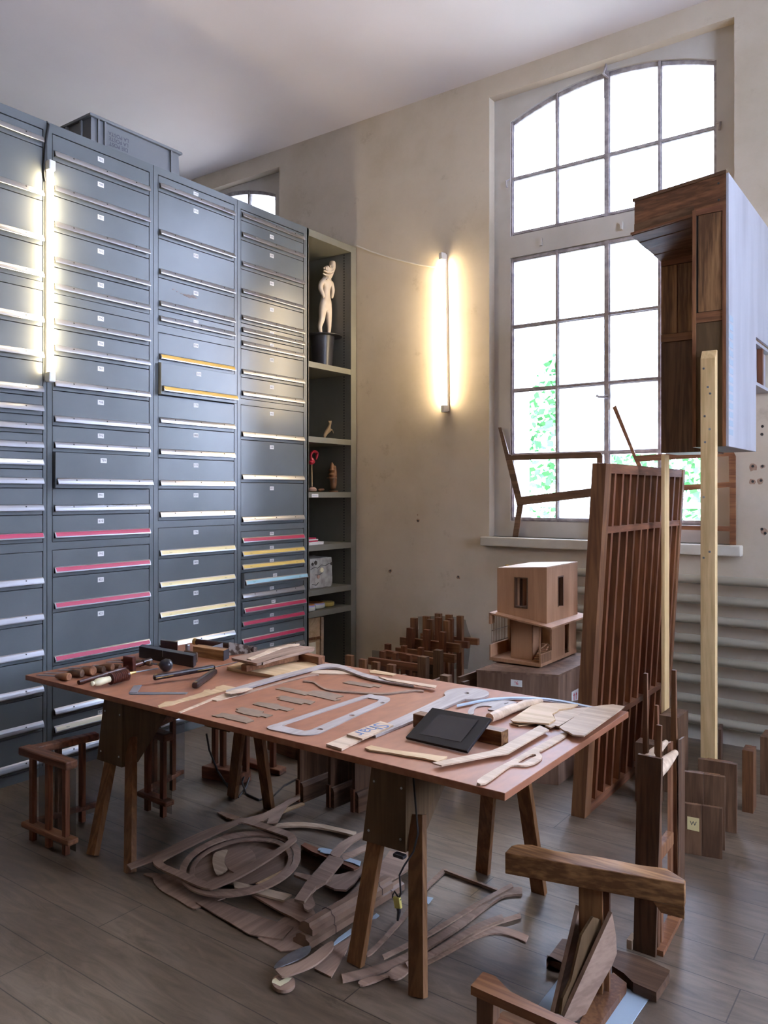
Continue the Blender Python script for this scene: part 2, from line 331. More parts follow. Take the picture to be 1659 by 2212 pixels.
def floormat():
    m, nt, b = base('washed_oak_floor', (.2,.17,.14), .5, 0, 1.0); N = nt.nodes; L = nt.links
    tc = N.new('ShaderNodeTexCoord'); br = N.new('ShaderNodeTexBrick')
    br.inputs['Scale'].default_value = 1; br.inputs['Brick Width'].default_value = 2.1; br.inputs['Row Height'].default_value = .21
    br.inputs['Mortar Size'].default_value = .0022; br.inputs['Mortar Smooth'].default_value = .1; br.inputs['Bias'].default_value = -.3
    br.inputs['Color1'].default_value = (.95,.95,.95,1); br.inputs['Color2'].default_value = (.78,.76,.75,1); br.inputs['Mortar'].default_value = (.20,.15,.12,1)
    L.new(tc.outputs['Object'], br.inputs['Vector'])
    mp = N.new('ShaderNodeMapping'); mp.inputs['Scale'].default_value = (1.3, 7, 7); L.new(tc.outputs['Object'], mp.inputs[0])
    n1 = N.new('ShaderNodeTexNoise'); n1.inputs['Scale'].default_value = 2.6; n1.inputs['Detail'].default_value = 10; n1.inputs['Roughness'].default_value = .68; n1.inputs['Distortion'].default_value = .9; L.new(mp.outputs[0], n1.inputs[0])
    cr = N.new('ShaderNodeValToRGB'); e = cr.color_ramp.elements; e[0].position = .34; e[1].position = .62
    e[0].color = (.088,.058,.034,1); e[1].color = (.195,.148,.102,1); L.new(n1.outputs['Fac'], cr.inputs[0])
    n2 = N.new('ShaderNodeTexNoise'); n2.inputs['Scale'].default_value = 1.3; n2.inputs['Detail'].default_value = 6; L.new(tc.outputs['Object'], n2.inputs[0])
    c2 = N.new('ShaderNodeValToRGB'); c2.color_ramp.elements[0].position = .35; c2.color_ramp.elements[1].position = .65
    c2.color_ramp.elements[0].color = (.74,.68,.62,1); c2.color_ramp.elements[1].color = (1.25,1.24,1.26,1); L.new(n2.outputs['Fac'], c2.inputs[0])
    a = N.new('ShaderNodeMix'); a.data_type = 'RGBA'; a.blend_type = 'MULTIPLY'; a.inputs[0].default_value = 1; L.new(cr.outputs[0], a.inputs[6]); L.new(br.outputs['Color'], a.inputs[7])
    c = N.new('ShaderNodeMix'); c.data_type = 'RGBA'; c.blend_type = 'MULTIPLY'; c.inputs[0].default_value = 1; L.new(a.outputs[2], c.inputs[6]); L.new(c2.outputs[0], c.inputs[7])
    L.new(c.outputs[2], b.inputs['Base Color'])
    mr = N.new('ShaderNodeMapRange'); mr.inputs['To Min'].default_value = .36; mr.inputs['To Max'].default_value = .52; L.new(n1.outputs['Fac'], mr.inputs[0]); L.new(mr.outputs[0], b.inputs['Roughness'])
    bp = N.new('ShaderNodeBump'); bp.inputs['Strength'].default_value = .25; bp.inputs['Distance'].default_value = .004; L.new(n1.outputs['Fac'], bp.inputs['Height']); L.new(bp.outputs[0], b.inputs['Normal'])
    return m
M['floor'] = floormat()
def glassmat(name, tint, rough_keep=0., bump=0.):
    m = bpy.data.materials.new(name); m.use_nodes = True; nt = m.node_tree; N = nt.nodes; L = nt.links; N.clear()
    o = N.new('ShaderNodeOutputMaterial'); t = N.new('ShaderNodeBsdfTransparent'); t.inputs[0].default_value = (*tint, 1)
    g = N.new('ShaderNodeBsdfGlossy'); g.inputs['Roughness'].default_value = .03; mx = N.new('ShaderNodeMixShader'); fr = N.new('ShaderNodeFresnel'); fr.inputs[0].default_value = 1.3
    L.new(fr.outputs[0], mx.inputs[0]); L.new(t.outputs[0], mx.inputs[1]); L.new(g.outputs[0], mx.inputs[2]); last = mx
    if rough_keep:
        tl = N.new('ShaderNodeBsdfTranslucent'); tl.inputs[0].default_value = (.85,.9,.9,1); m2 = N.new('ShaderNodeMixShader')
        tc = N.new('ShaderNodeTexCoord'); vo = N.new('ShaderNodeTexVoronoi'); vo.inputs['Scale'].default_value = 45; L.new(tc.outputs['Object'], vo.inputs['Vector'])
        mr = N.new('ShaderNodeMapRange'); mr.inputs['From Max'].default_value = .6; mr.inputs['To Min'].default_value = rough_keep-.15; mr.inputs['To Max'].default_value = rough_keep+.15
        L.new(vo.outputs['Distance'], mr.inputs[0]); L.new(mr.outputs[0], m2.inputs[0]); L.new(mx.outputs[0], m2.inputs[1]); L.new(tl.outputs[0], m2.inputs[2]); last = m2
    L.new(last.outputs[0], o.inputs[0]); return m
M['glass'] = glassmat('clear_glass', (.97,.99,.99))
M['hammered'] = glassmat('hammered_glass', (.9,.95,.95), .7)

# ================================================================ THE ROOM
YW = 5.673; CE = 5.04; XL, XR, YB = -9.0, 3.6, -4.5
def struct(name, mb, m): o = mb.build(name, m); o['kind'] = 'structure'; return o
struct('floor', MB().box(XL, XR, YB, YW+.4, -.1, 0), M['floor'])
struct('ceiling', MB().box(XL, XR, YB, YW+.4, CE, CE+.2), M['ceil'])
struct('wall_left', MB().box(XL-.2, XL, YB, YW+.4, 0, CE), M['wall'])
struct('wall_rear', MB().box(XL, XR, YB-.2, YB, 0, CE), M['fillcut'])
WX = [-3.142*0 + c for c in (-2.142, -6.30, 2.016)]     # centres of the three tall windows in the window wall
rect = lambda x0, x1, z0, z1: [(x0, z0), (x1, z0), (x1, z1), (x0, z1)]
HWW = .923                                                # half width of a recess
mb = MB()
plate(mb, [rect(XL, XR, 0, CE)] + [rect(c-HWW, c+HWW, 1.335, 4.87) for c in WX], (0, YW, 0), (1,0,0), (0,0,1), (0,.10,0))
struct('wall_window', mb, M['wall'])
def arch(x0, x1, z0, zs, zc, n=14):
    c = (x0+x1)/2; h = (x1-x0)/2
    return [(x0, z0), (x1, z0)] + [(c + h*math.cos(math.pi*i/n) if 0 else x1 - (x1-x0)*i/n, zs + (zc-zs)*(1-((i/n)*2-1)**2)) for i in range(n+1)]
mb = MB()
plate(mb, [rect(XL, XR, 0, CE)] + [arch(c-.80, c+.80, 1.44, 4.66, 4.84) for c in WX], (0, YW+.15, 0), (1,0,0), (0,0,1), (0,.33,0))
struct('wall_outer', mb, M['stone'])
YR = 3.0                                                   # centre of the unseen window added in the right hand wall
TR_ = lambda v: Vector((XR + (v.y-YW), YR - v.x, v.z))
mb = MB(TR_); plate(mb, [rect(YR-YW-.5, YR-YB, 0, CE), rect(-HWW, HWW, 1.335, 4.87)], (0, YW, 0), (1,0,0), (0,0,1), (0,.10,0)); struct('wall_right', mb, M['wall'])
mb = MB(TR_); plate(mb, [rect(YR-YW-.5, YR-YB, 0, CE), arch(-.80, .80, 1.44, 4.66, 4.84)], (0, YW+.15, 0), (1,0,0), (0,0,1), (0,.33,0)); struct('wall_right_outer', mb, M['stone'])
GX = [-.775, -.387, .01, .40, .785]; 
def window(n, c, xf=None):
    t = bpy.data.objects.new('window_%d' % n, None); C.objects.link(t); t.location = (xf or (lambda v: v))(Vector((c, YW+.1, 1.335))); WL[t] = Vector(t.location); t['kind'] = 'structure'
    y0 = YW + .10
    mb = MB(xf)
    plate(mb, [rect(c-HWW, c+HWW, 1.335, 4.87), rect(c-.78, c+.79, 1.46, 3.572), arch(c-.78, c+.79, 3.745, 4.665, 4.83)], (0, y0-.012, 0), (1,0,0), (0,0,1), (0,.055,0))
    mb.build('window_board', M['framepaint'], t)
    zr = [1.475, 1.988, 2.507, 3.019, 3.556]
    yi = y0 + .010
    mb = MB(xf)
    for i, x in enumerate(GX):
        w_ = .034 if i in (0, 4) else (.030 if i != 2 else .046)
        mb.box(c+x-w_/2, c+x+w_/2, yi, yi+.03, 1.462, 3.57)
        zt = 4.665 + .165*(1-((x)/.79)**2)
        mb.box(c+x-w_/2, c+x+w_/2, yi, yi+.03, 3.75, zt)
        mb.box(c+x-w_/2+.006, c+x+w_/2-.006, yi-.012, yi, 1.462, 3.57); mb.box(c+x-w_/2+.006, c+x+w_/2-.006, yi-.012, yi, 3.75, zt)
    for z in zr + [3.765, 4.21]:
        mb.box(c-.785, c+.79, yi+.002, yi+.028, z-.015, z+.015); mb.box(c-.785, c+.79, yi-.010, yi+.002, z-.008, z+.008)
    o = arch(c-.785, c+.795, 3.75, 4.66, 4.83)[2:]; i_ = arch(c-.765, c+.775, 3.75, 4.64, 4.795)[2:]
    plate(mb, [o + i_[::-1]], (0, yi, 0), (1,0,0), (0,0,1), (0,.03,0))
    mb.box(c+.79-.03, c+.795, yi, yi+.03, 1.46, 3.57)
    if n == 1:      # latch hooks on the frame
        mb.tube([(c+.01, yi-.02, 4.82), (c+.02, yi-.05, 4.86), (c+.0, yi-.05, 4.80), (c+.03, yi-.02, 4.77)], .010)
        mb.tube([(c-.785, yi-.02, 4.21), (c-.81, yi-.04, 4.19), (c-.80, yi-.04, 4.14)], .008)
        mb.tube([(c+.79, yi-.02, 4.23), (c+.82, yi-.04, 4.22), (c+.81, yi-.03, 4.17)], .008)
        mb.tube([(c+.03, yi-.02, 2.40), (c-.03, yi-.06, 2.40), (c-.05, yi-.06, 2.41)], .010); mb.tube([(c+.04, yi-.03, 2.30), (c+.04, yi-.03, 2.46)], .009)
    mb.build('glazing_frame', M['iron'], t)
    for i in range(4):
        for j in range(4):
            mat = M['hammered'] if (i, j) in ((1,2), (1,1), (2,2), (1,0), (2,1)) and j < 3 and n == 1 and not (i == 2 and j == 1 and 0) else M['glass']
            MB(xf).box(c+GX[i]+.012, c+GX[i+1]-.012, yi+.012, yi+.016, zr[j]+.012, zr[j+1]-.012).build('pane', mat, t)
        MB(xf).box(c+GX[i]+.012, c+GX[i+1]-.012, yi+.012, yi+.016, 3.775, 4.20).build('pane', M['glass'], t)
        zt = lambda x: 4.65 + .165*(1-((x)/.79)**2)
        a, b = GX[i]+.012, GX[i+1]-.012
        q = [(c+a, 4.22), (c+b, 4.22)] + [(c+b-(b-a)*k/5, zt(b-(b-a)*k/5)-.01) for k in range(6)]
        p = MB(xf); plate(p, [q], (0, yi+.012, 0), (1,0,0), (0,0,1), (0,.004,0)); p.build('pane', M['glass'], t)
    MB(xf).box(c-HWW-.045, c+HWW+.055, YW-.075, YW+.10, 1.262, 1.335).build('window_sill', M['sillpaint'], t, bev=.008)
    # a little hook plate pair on the crossbar
    if n == 1:
        for dx in (-.52, .12): MB(xf).box(c+dx, c+dx+.02, YW+.07, YW+.089, 3.62, 3.68).build('hook_plate', M['framepaint'], t)
    return t
for i, c in enumerate(WX): window(i+1, c)
window(4, 0., TR_)  # unseen window, added to throw daylight in from the right
# drilled holes and flaked patches
t = MB()
for px, py in ((1647,921),(1646,938),(1626,1007),(1647,1007),(1626,1040),(1644,1038),(1646,1143),(1653,1152),(903,1125),(843,1233),(990,1246)):
    q = Yp(px, py, YW); t.tubeish([q + Vector((0,-.0015,0)), q + Vector((0,.002,0))], [.009,.009], Vector((0,1,0)), 10, 0)
o = struct('trim_1', t, M['screw'])
t = MB()
for px, py, r in ((1626,1009,.030),(1647,1008,.018),(1625,1041,.022),(1643,1039,.022),(1650,1148,.024),(903,1125,.018),(843,1234,.02),(990,1247,.02),(902,1112,.008)):
    q = Yp(px, py, YW); k = [(q.x + r*(.7+.5*random.random())*math.cos(a*.7), q.z + r*(.6+.6*random.random())*math.sin(a*.7)) for a in range(9)]
    plate(t, [k], (0, YW-.001, 0), (1,0,0), (0,0,1), (0,.002,0))
struct('trim_2', t, mottled('bare_plaster', (.30,.19,.13), (.42,.29,.2), 30, .9))
MB_ = MB().box(-4.0, XR, YW-.02, YW, 0, .10); struct('baseboard_window', MB_, M['sillpaint'])

# radiator of level pipes below the window
rad = thing('pipe_radiator', 'cream radiator of nine level pipes under the tall window', 'radiator', (-1.2, YW-.08, 0))
for i in range(9):
    z = 1.10 - i*.1352
    if z < 0.03: continue
    MB().tube([(-2.75, YW-.085, z), (.9, YW-.085, z)], .031, 14).build('pipe', M['radiator'], rad, smooth=True)
for x in (-2.6, -1.75, -.2, .8): MB().box(x-.012, x+.012, YW-.055, YW-.022, 0.0, 1.13).build('bracket', M['radiator'], rad)
MB().tube([(-2.78, YW-.085, 1.10), (-2.86, YW-.085, 1.10), (-2.86, YW-.03, 1.10)], .010).build('valve_pipe', M['sillpaint'], rad)
MB().lathe((-2.86, YW-.085, 1.085), (0,0,1), [(0,.012),(.01,.02),(.03,.02),(.04,.012)]).build('valve', M['brass'], rad)

# ================================================================ OUTSIDE
struct('ground', MB().box(-40, 30, YW+.5, 60, -.6, -.5), M['ground'])
def bush(name, label, cx, cy, z0, z1, r, n, seed):
    random.seed(seed); t = thing(name, label, 'tree', (cx, cy, z0), 'greenery outside the tall window')
    MB().tube([(cx, cy, z0), (cx+.1, cy, (z0+z1)/2), (cx, cy, z1-.4)], [.16,.12,.05], 8).build('trunk', M['bark'], t)
    mb = MB()
    for i in range(n):
        a = random.random()*2*math.pi; h = random.random(); rr = r*math.sqrt(random.random())*(math.sin(math.pi*(.15+.8*h)))
        p = Vector((cx+rr*math.cos(a), cy+rr*math.sin(a), z0+.2+(z1-z0)*h)); d = Vector((random.uniform(-1,1), random.uniform(-1,1), random.uniform(-.5,1))).normalized(); e = d.orthogonal().normalized(); l = random.uniform(.08,.17)
        mb.add([p, p+e*l*.35+d*l*.5, p+d*l, p-e*l*.35+d*l*.5], [(0,1,2,3)])
    o = mb.build('foliage', M['leaf'], t); o['kind'] = 'stuff'
bush('tree', 'leafy green tree outside, seen through the left panes of the window', -4.3, 10.5, -.5, 3.6, 1.1, 3200, 3)
bush('tree', 'leafy green tree outside, seen through the right panes below the raised timber block', -2.0, 11.0, -.5, 3.0, 1.3, 3200, 4)
bush('tree', 'tall leafy tree outside, behind the white scaffold roof', -5.0, 15.0, -.5, 4.4, 1.8, 4500, 5)
fr = thing('scaffold_frame', 'white tube and truss frame standing outside the window', 'scaffold', (-4, 9, -.5))
mb = MB()
for x in (-5.2, -4.75, -3.6, -2.6, -1.9): mb.tube([(x, 8.8, -.5), (x, 8.8, 3.1)], .035, 8)
mb.build('posts', M['outwhite'], fr)
mb = MB()
for z in (1.55, 2.15, 3.05): mb.tube([(-6, 8.8, z), (-1, 8.8, z)], .03, 8)
mb.build('rails', M['outwhite'], fr)
mb = MB()
for i in range(8):
    x = -5 + i*.5; mb.tube([(x, 8.8, 3.05), (x+.25, 8.8, 3.5), (x+.5, 8.8, 3.05)], .02, 6)
mb.tube([(-5, 8.8, 3.5), (-1, 8.8, 3.5)], .022, 6)
mb.build('truss', M['outwhite'], fr)

# ================================================================ DRAWER CABINETS
XC = -4.42; TOP = 3.905
def cab(label, y0, y1, yd0, yd1, zs, handles, labels, fillers, opens={}):
    t = thing('drawer_cabinet', label, 'cabinet', ((XC-.35), (y0+y1)/2, 0), 'grey green steel drawer cabinets along the left')
    mb = MB(); mb.box(XC-.7, XC-.024, y0+.001, y1-.001, 0, TOP)
    for a, b in ((y0+.001, yd0), (yd1, y1-.001)): mb.box(XC-.024, XC, a, b, 0, TOP)
    mb.box(XC-.024, XC, yd0, yd1, zs[0]+.003, TOP); mb.box(XC-.024, XC-.001, yd0, yd1, 0, zs[-1]-.003)
    for i in fillers: mb.box(XC-.024, XC-.001, yd0, yd1, zs[i+1]+.0015, zs[i]-.0015)
    mb.box(XC-.026, XC-.020, yd0, yd1, zs[-1], zs[0], 1)
    mb.build('carcass', [M['cab'], M['cabdark']], t)
    k = 0
    for i in range(len(zs)-1):
        if i in fillers: continue
        top, bot = zs[i]-.003, zs[i+1]+.002; dx = opens.get(k, 0)
        d = MB().box(XC-.021+dx*0, XC-.001+dx, yd0+.004, yd1-.004, bot, top).build('drawer', M['cab'], t, bev=.0015)
        hc = handles[k] if k < len(handles) else 'silver'
        x = XC-.001+dx; zb = bot+.020; ya, yb = yd0+.012, yd1-.004
        prof = [(0,.040),(.004,.041),(.010,.035),(.017,.023),(.022,.010),(.0225,.004),(.020,.002),(.017,.007),(.012,.022),(.004,.034),(0,.035)]
        h = MB(); n = len(prof)
        h.add([(x+a, ya, zb+b) for a, b in prof] + [(x+a, yb, zb+b) for a, b in prof], [(j, (j+1)%n, n+(j+1)%n, n+j) for j in range(n)])
        h.add([(x, ya, zb), (x+.018, ya, zb+.003), (x+.009, ya, zb+.030), (x, ya, zb+.038)], [(0,1,2,3)], 2)
        if hc not in ('silver', 'dots'):
            h.add([(x+.0109, ya+.006, zb+.0348), (x+.0109, yb-.004, zb+.0348), (x+.0218, yb-.004, zb+.0115), (x+.0218, ya+.006, zb+.0115), (x+.0176, ya+.006, zb+.0230), (x+.0176, yb-.004, zb+.0230)], [(0,1,5,4), (4,5,2,3)], 1)
            if hc in ('cream', 'yellow', 'ivory', 'blue') : 
                for q in (.12, .86):
                    vs, fs = text2d('lllnnn', .010); cy = ya + (yb-ya)*q
                    h.add([(x+.0182-b*.45, cy+a, zb+.0225+b*.9) for a, b in vs], fs, 2)
        else:
            for q in (.18, .52, .84):
                c_ = Vector((x+.0150, ya+(yb-ya)*q, zb+.0275)); nn = Vector((.85,0,.5)).normalized()
                h.tubeish([c_, c_+nn*.002], [.0045,.0045], nn, 8, 2)
        h.build('handle', [M['alu'], M['in_'+hc] if 'in_'+hc in M else M['alu'], M['screw']], d)
        if k < len(labels) and labels[k]:
            yc = (yd0+yd1)/2 - .02; zc = top - .040 if top-bot > .11 else top-.026; hh = .015 if top-bot > .11 else .012
            l = MB().box(x, x+.0012, yc-.022, yc+.022, zc-hh, zc+hh)
            text(l, labels[k], .021, (x+.0016, yc, zc), (0,1,0), (0,0,1), 1)
            l.build('number_label', [M['paper'], M['ink']], d)
        k += 1
    return t
Zc1 = [3.849,3.742,3.423,3.155,2.94,2.889,2.673,2.463,2.256,2.143,2.034,1.925,1.823,1.712,1.553,1.389,1.335,1.12,.905,.691,.475,.266,.056]
cab('leftmost grey steel drawer cabinet, cut by the picture edge left of the tube lamp', 1.89, 2.659, 1.93, 2.637, Zc1,
    ['silver']*10 + ['ivory','dots','dots','red','dots','silver','dots','silver','silver','silver','silver'], [], [4, 15])
Zc2 = [3.846,3.687,3.478,3.262,3.048,2.888,2.835,2.676,2.516,2.302,2.089,1.931,1.711,1.548,1.387,1.339,1.175,.96,.638,.32,.213,.06]
cab('grey steel drawer cabinet numbered 780 to 793 right of the tube lamp', 2.661, 3.435, 2.694, 3.404, Zc2,
    ['silver']*12 + ['red','red','red','red','silver','ivory','silver'], ['782','780','781','782','783','790','786','787','788','792','789','791','610','793','821','621','622','820',''], [5, 14], {10: .03})
Zc3 = [3.852,3.742,3.423,3.155,2.937,2.834,2.781,2.574,2.353,2.139,1.924,1.71,1.493,1.445,1.231,1.012,.804,.59,.375,.16,.06]
cab('grey steel drawer cabinet numbered 800 to 828 with a brown scratch', 3.437, 4.205, 3.474, 4.178, Zc3,
    ['silver']*5 + ['gold','gold','silver','silver','dots','dots','cream','cream','cream','silver','silver','ivory','silver'], ['643','816','828','480','613','814','559','578','808','819','820','776','802','803','804','805','806',''], [5, 12], {6: .03})
Zc4 = [3.842,3.761,3.611,3.39,3.182,2.98,2.885,2.783,2.567,2.402,2.356,2.09,1.764,1.439,1.391,1.281,1.177,1.075,.959,.854,.745,.642,.509,.40,.29,.18,.06]
cab('grey steel drawer cabinet with the narrow red and yellow lipped drawers', 4.207, 5.000, 4.242, 4.958, Zc4,
    ['silver']*11 + ['dots','red','yellow','yellow','blue','dots','red','red','red','silver','silver','silver','silver'], ['669','670','429','887','602','603','607','640','665','441','448','621','856','857','858','859','860','867','866','863','868','869','',''], [9, 13], {15: .035, 17: .018})
# rust scratch on one drawer
sc = MB()
for a, b, r in ((375,625,.012),(383,630,.008),(392,634,.012),(400,637,.02),(409,640,.03),(418,641,.026),(424,644,.012)):
    q = Xp(a, b, XC+.0003); k = [(q.y + r*(.8+.5*random.random())*math.cos(i), q.z + r*.35*(.6+.8*random.random())*math.sin(i)) for i in range(6)]
    plate(sc, [k], (XC-.0008, 0, 0), (0,1,0), (0,0,1), (.001,0,0))
tag(sc.build('rust_scratch', plain('worn_steel', (.16,.12,.10), .6)), 'brown worn scratch on the drawer numbered 480', 'scratch')

# open shelf unit
SY0, SY1 = 5.002, 5.668; SD = .62
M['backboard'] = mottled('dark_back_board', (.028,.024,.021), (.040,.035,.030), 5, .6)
sh = thing('shelf_unit', 'tall open grey steel shelf unit between the drawers and the wall', 'shelf', (XC-.3, 5.33, 0))
MB().box(XC-SD, XC, SY0, SY0+.016, 0, TOP).box(XC-.02, XC, SY0, SY0+.02, 0, TOP).build('side_panel', M['shelfpaint'], sh)
MB().box(XC-SD, XC, SY1-.075, SY1, 0, TOP).build('side_panel', M['shelfpaint'], sh)
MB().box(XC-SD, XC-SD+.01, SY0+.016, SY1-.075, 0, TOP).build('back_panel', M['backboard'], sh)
MB().box(XC-SD, XC, SY0+.016, SY1-.075, 3.846, TOP-.001).build('top_panel', M['shelfpaint'], sh)
MB().box(XC-SD, XC-.01, SY0+.016, SY1-.075, 0, .06).build('plinth', M['shelfpaint'], sh)
SHZ = [2.793, 2.161, 1.693, 1.241, .861, .678]
for z in SHZ: MB().box(XC-SD+.01, XC-.002, SY0+.017, SY1-.076, z-.048, z).build('shelf', M['shelfpaint'], sh)
mb = MB()
for i in range(150):
    z = .1 + i*.025
    mb.box(XC-.085, XC-.075, SY1-.0765, SY1-.0745, z, z+.013)
mb.build('slot_row', M['cabdark'], sh)
l = MB().box(XC-.003, XC-.0005, 5.06, 5.145, 1.648, 1.677); text(l, 'llnnnrnnn', .017, (XC, 5.102, 1.662), (0,1,0), (0,0,1), 1); l.build('shelf_label', [M['paper'], M['inkblue']], sh)

# grey carrying crate on the cabinets
cx0, cx1 = XC-.62, XC-.17
q0 = Xp(162, 286, cx1).y; q1 = Xp(371, 330, cx1).y
x1 = -4.62; ya, yb = 2.98+.11, 3.74+.09; z1 = 4.19
t = thing('plastic_crate', 'grey plastic carrying crate upside down on top of the cabinets', 'crate', (x1-.2, (ya+yb)/2, TOP))
mb = MB(); mb.hexa([(x1-.40,ya,TOP),(x1,ya,TOP),(x1,yb,TOP),(x1-.40,yb,TOP)], [(x1-.39,ya+.01,z1),(x1-.01,ya+.01,z1),(x1-.01,yb-.01,z1),(x1-.39,yb-.01,z1)])
mb.build('crate_body', M['post'], t)
MB().box(x1-.405, x1+.012, ya-.012, yb+.012, z1-.03, z1-.012).build('lower_rim', M['post'], t, bev=.003)
for y in (ya+.05, ya+.10, yb-.09): MB().box(x1-.004, x1+.008, y, y+.012, TOP+.001, z1-.03).build('rib', M['post'], t)
for s in (0, 1): MB().box(x1-.12-s*.16, x1-.10-s*.16, ya-.008, ya+.01, TOP+.001, z1-.03).build('rib', M['post'], t)
mb = MB()
for i, s_ in enumerate(('DIE POST', 'LA POSTE', 'LA POSTA')): text(mb, s_, .036, (x1+.006, ya+.21, 4.03+i*.034), (0,-1,0), (0,0,-1))
mb.build('lettering', M['ink'], t)

# tube lamps
def tube_lamp(label, a, b, n, side, leads):
    a, b, n = Vector(a), Vector(b), Vector(n); d = (b-a).normalized()
    t = thing('tube_lamp', label, 'lamp', b)
    MB().bar(a, b, .028, .022, n).build('batten', M['white'], t)
    o = n*.032
    MB().tube([a+d*.05+o, b-d*.05+o], .0165, 16).build('tube', M['tube'], t, smooth=True)
    for p, q in ((a-d*.01, a+d*.05), (b+d*.01, b-d*.05)): MB().bar(p+n*.028, q+n*.028, .042, .048, n).build('end_cap', M['white'], t, bev=.006)
    return t
p, q = Xp(107, 352, XC+.03), Xp(107, 822, XC+.03)
tube_lamp('glowing white tube lamp upright on the seam between two drawer cabinets', p+Vector((-.018,0,0)), Vector((p.x-.018, p.y, q.z)), (1,0,0), 0, 0)
p, q = Yp(959, 549, YW-.03), Yp(964, 888, YW-.03)
tube_lamp('glowing white tube lamp upright on the plaster wall beside the window', p+Vector((.0,.018,0)), q+Vector((0,.018,0)), (-.35,-1,0), 0, 0)
cb = [Xp(105, 345, XC+.02), Xp(96, 400, XC+.012), Xp(94, 300, XC+.01), Xp(103, 266, XC+.008), Vector((XC-.1, 2.66, TOP+.012))]
c0 = [(XC-.15, 2.70, TOP+.008), (XC-.02, 2.672, TOP+.008), (XC+.012, 2.665, TOP-.02)] + [tuple(Xp(px, py, XC+.009)) for px, py in ((100,300),(97,330),(95,360),(96,380),(98,392))] 
tag(MB().tube(c0, .007, 8).build('power_cable', M['black'], smooth=True), 'black cable hanging from the cabinet top beside the tube lamp', 'cable')
pts = [Yp(768, 532, YW-.006), Yp(800, 543, YW-.006), Yp(850, 559, YW-.006), Yp(900, 571, YW-.006), Yp(935, 577, YW-.006), Yp(951, 578, YW-.015)]
pts = [Vector((XC+.01, YW-.01, 3.92))] + pts[1:]
tag(MB().tube(pts, .006, 8).build('power_cable', M['whitecable'], smooth=True), 'white cable drooping along the wall from the shelf unit to the wall lamp', 'cable')

# ================================================================ SLOT HELPERS FOR UPRIGHT PIECES
def slab(px_polys, P0, n, thick, mat, name, parent=None, label=None, cat=None, group=None, bev=0):
    """a sheet in the plane through P0 with normal n, outline measured in the picture, swept back along n"""
    n = Vector(n).normalized(); P0 = Vector(P0)
    u = n.cross(Vector((0,0,1)));
    if u.length < 1e-3: u = Vector((1,0,0))
    u.normalize(); v = n.cross(u).normalized()
    W = [[onp(x, y, P0, n) - P0 for x, y in p] for p in px_polys]
    mb = MB(); plate(mb, [[(q.dot(u), q.dot(v)) for q in p] for p in W], P0, u, v, n*thick)
    o = mb.build(name, mat, parent, bev=bev)
    return tag(o, label, cat, group)
def quadbox(mb, fl, fr, back, z0, z1, m=0):     # box on two front floor places and a depth vector
    fl, fr, b = Vector(fl), Vector(fr), Vector(back)
    q = [fl, fr, fr+b, fl+b]; return mb.hexa([(p.x, p.y, z0) for p in q], [(p.x, p.y, z1) for p in q], m)

# ================================================================ WORK TABLE
ZT = .72
TX0, TX1, TY0, TY1 = -4.0, -1.178, 2.285, 3.46
tt = tag(MB().box(TX0, TX1, TY0, TY1, ZT-.026, ZT).build('table_top', M['tabletop'], bev=.002), 'long reddish brown board laid as a table top over two trestles', 'table')
ZU = ZT-.027
def trestle(label, fp, L, Rr, LT, RT, BL, BR_, LTb, RTb):
    xs = fp[0].x, fp[1].x
    t = thing('trestle', label, 'trestle', ((xs[0]+xs[1])/2, 2.68, 0), 'trestles under the work table')
    # front gusset board and the two side gussets, mirrored at the back
    TL, TR, B0, B1 = fp
    MB().prism([TL, TR, B1, B0], (0,.012,0)).build('front_gusset', M['olive'], t)
    dz = ZU
    for (a, b, s) in ((TR, B1, 1), (TL, B0, -1)):
        MB().prism([Vector((a.x, a.y+.013, ZU)), Vector((b.x, b.y+.013, b.z)), Vector((b.x+.01*s, b.y+.085, b.z+.005)), Vector((a.x+.01*s, a.y+.36, ZU))], (-.012*s, 0, 0)).build('side_gusset', M['olive'], t)
    yb = 2.99
    MB().prism([Vector((TL.x, yb, ZU)), Vector((TR.x, yb, ZU)), Vector((B1.x, yb, B1.z)), Vector((B0.x, yb, B0.z))], (0,.012,0)).build('back_gusset', M['olive'], t)
    MB().box(TL.x+.014, TR.x-.014, TL.y+.02, yb-.01, ZU-.08, ZU-.002).build('top_beam', M['oakz'], t)
    for (p, q, nm) in ((L, LT, 'leg'), (Rr, RT, 'leg'), (BL, LTb, 'leg'), (BR_, RTb, 'leg')):
        d = (q-p).normalized(); p0 = p; q1 = p + d*((ZU-.09)/d.z)
        q1 = q + d*.12
        MB().bar(p0, q1, .062, .028, (0,-1,0)).build(nm, M['oakz'], t, bev=.002)
    mb = MB()
    for a, b in ((.12,.2),(.88,.2),(.12,.85),(.88,.85)):
        e = TL.lerp(TR, a).lerp(B0.lerp(B1, a), b); mb.lathe(e+Vector((0,.001,0)), (0,-1,0), [(0,.005),(.003,.0045),(.004,.001)], 8)
    mb.build('screw', M['alu'], t)
    return t
g = lambda px, py, y=2.3: Yp(px, py, y)
TL, TR = g(225,1512,2.31), g(264,1524,2.31); TL.z = TR.z = ZU
def feet(px, py): q = Zp(px, py); return q
t1 = trestle('wooden trestle under the tool end of the table, nearest the cabinets', (TL, TR, g(209.5,1640,2.31), g(263,1658,2.31)),
    feet(200,1847), feet(281,1886), Yp(240,1640,2.33), Yp(283,1650,2.33), feet(502,1722), feet(582,1748), Yp(517,1588,2.97), Yp(561,1598,2.97))
TL, TR = g(803,1655,2.31), g(877,1680,2.31); TL.z = TR.z = ZU
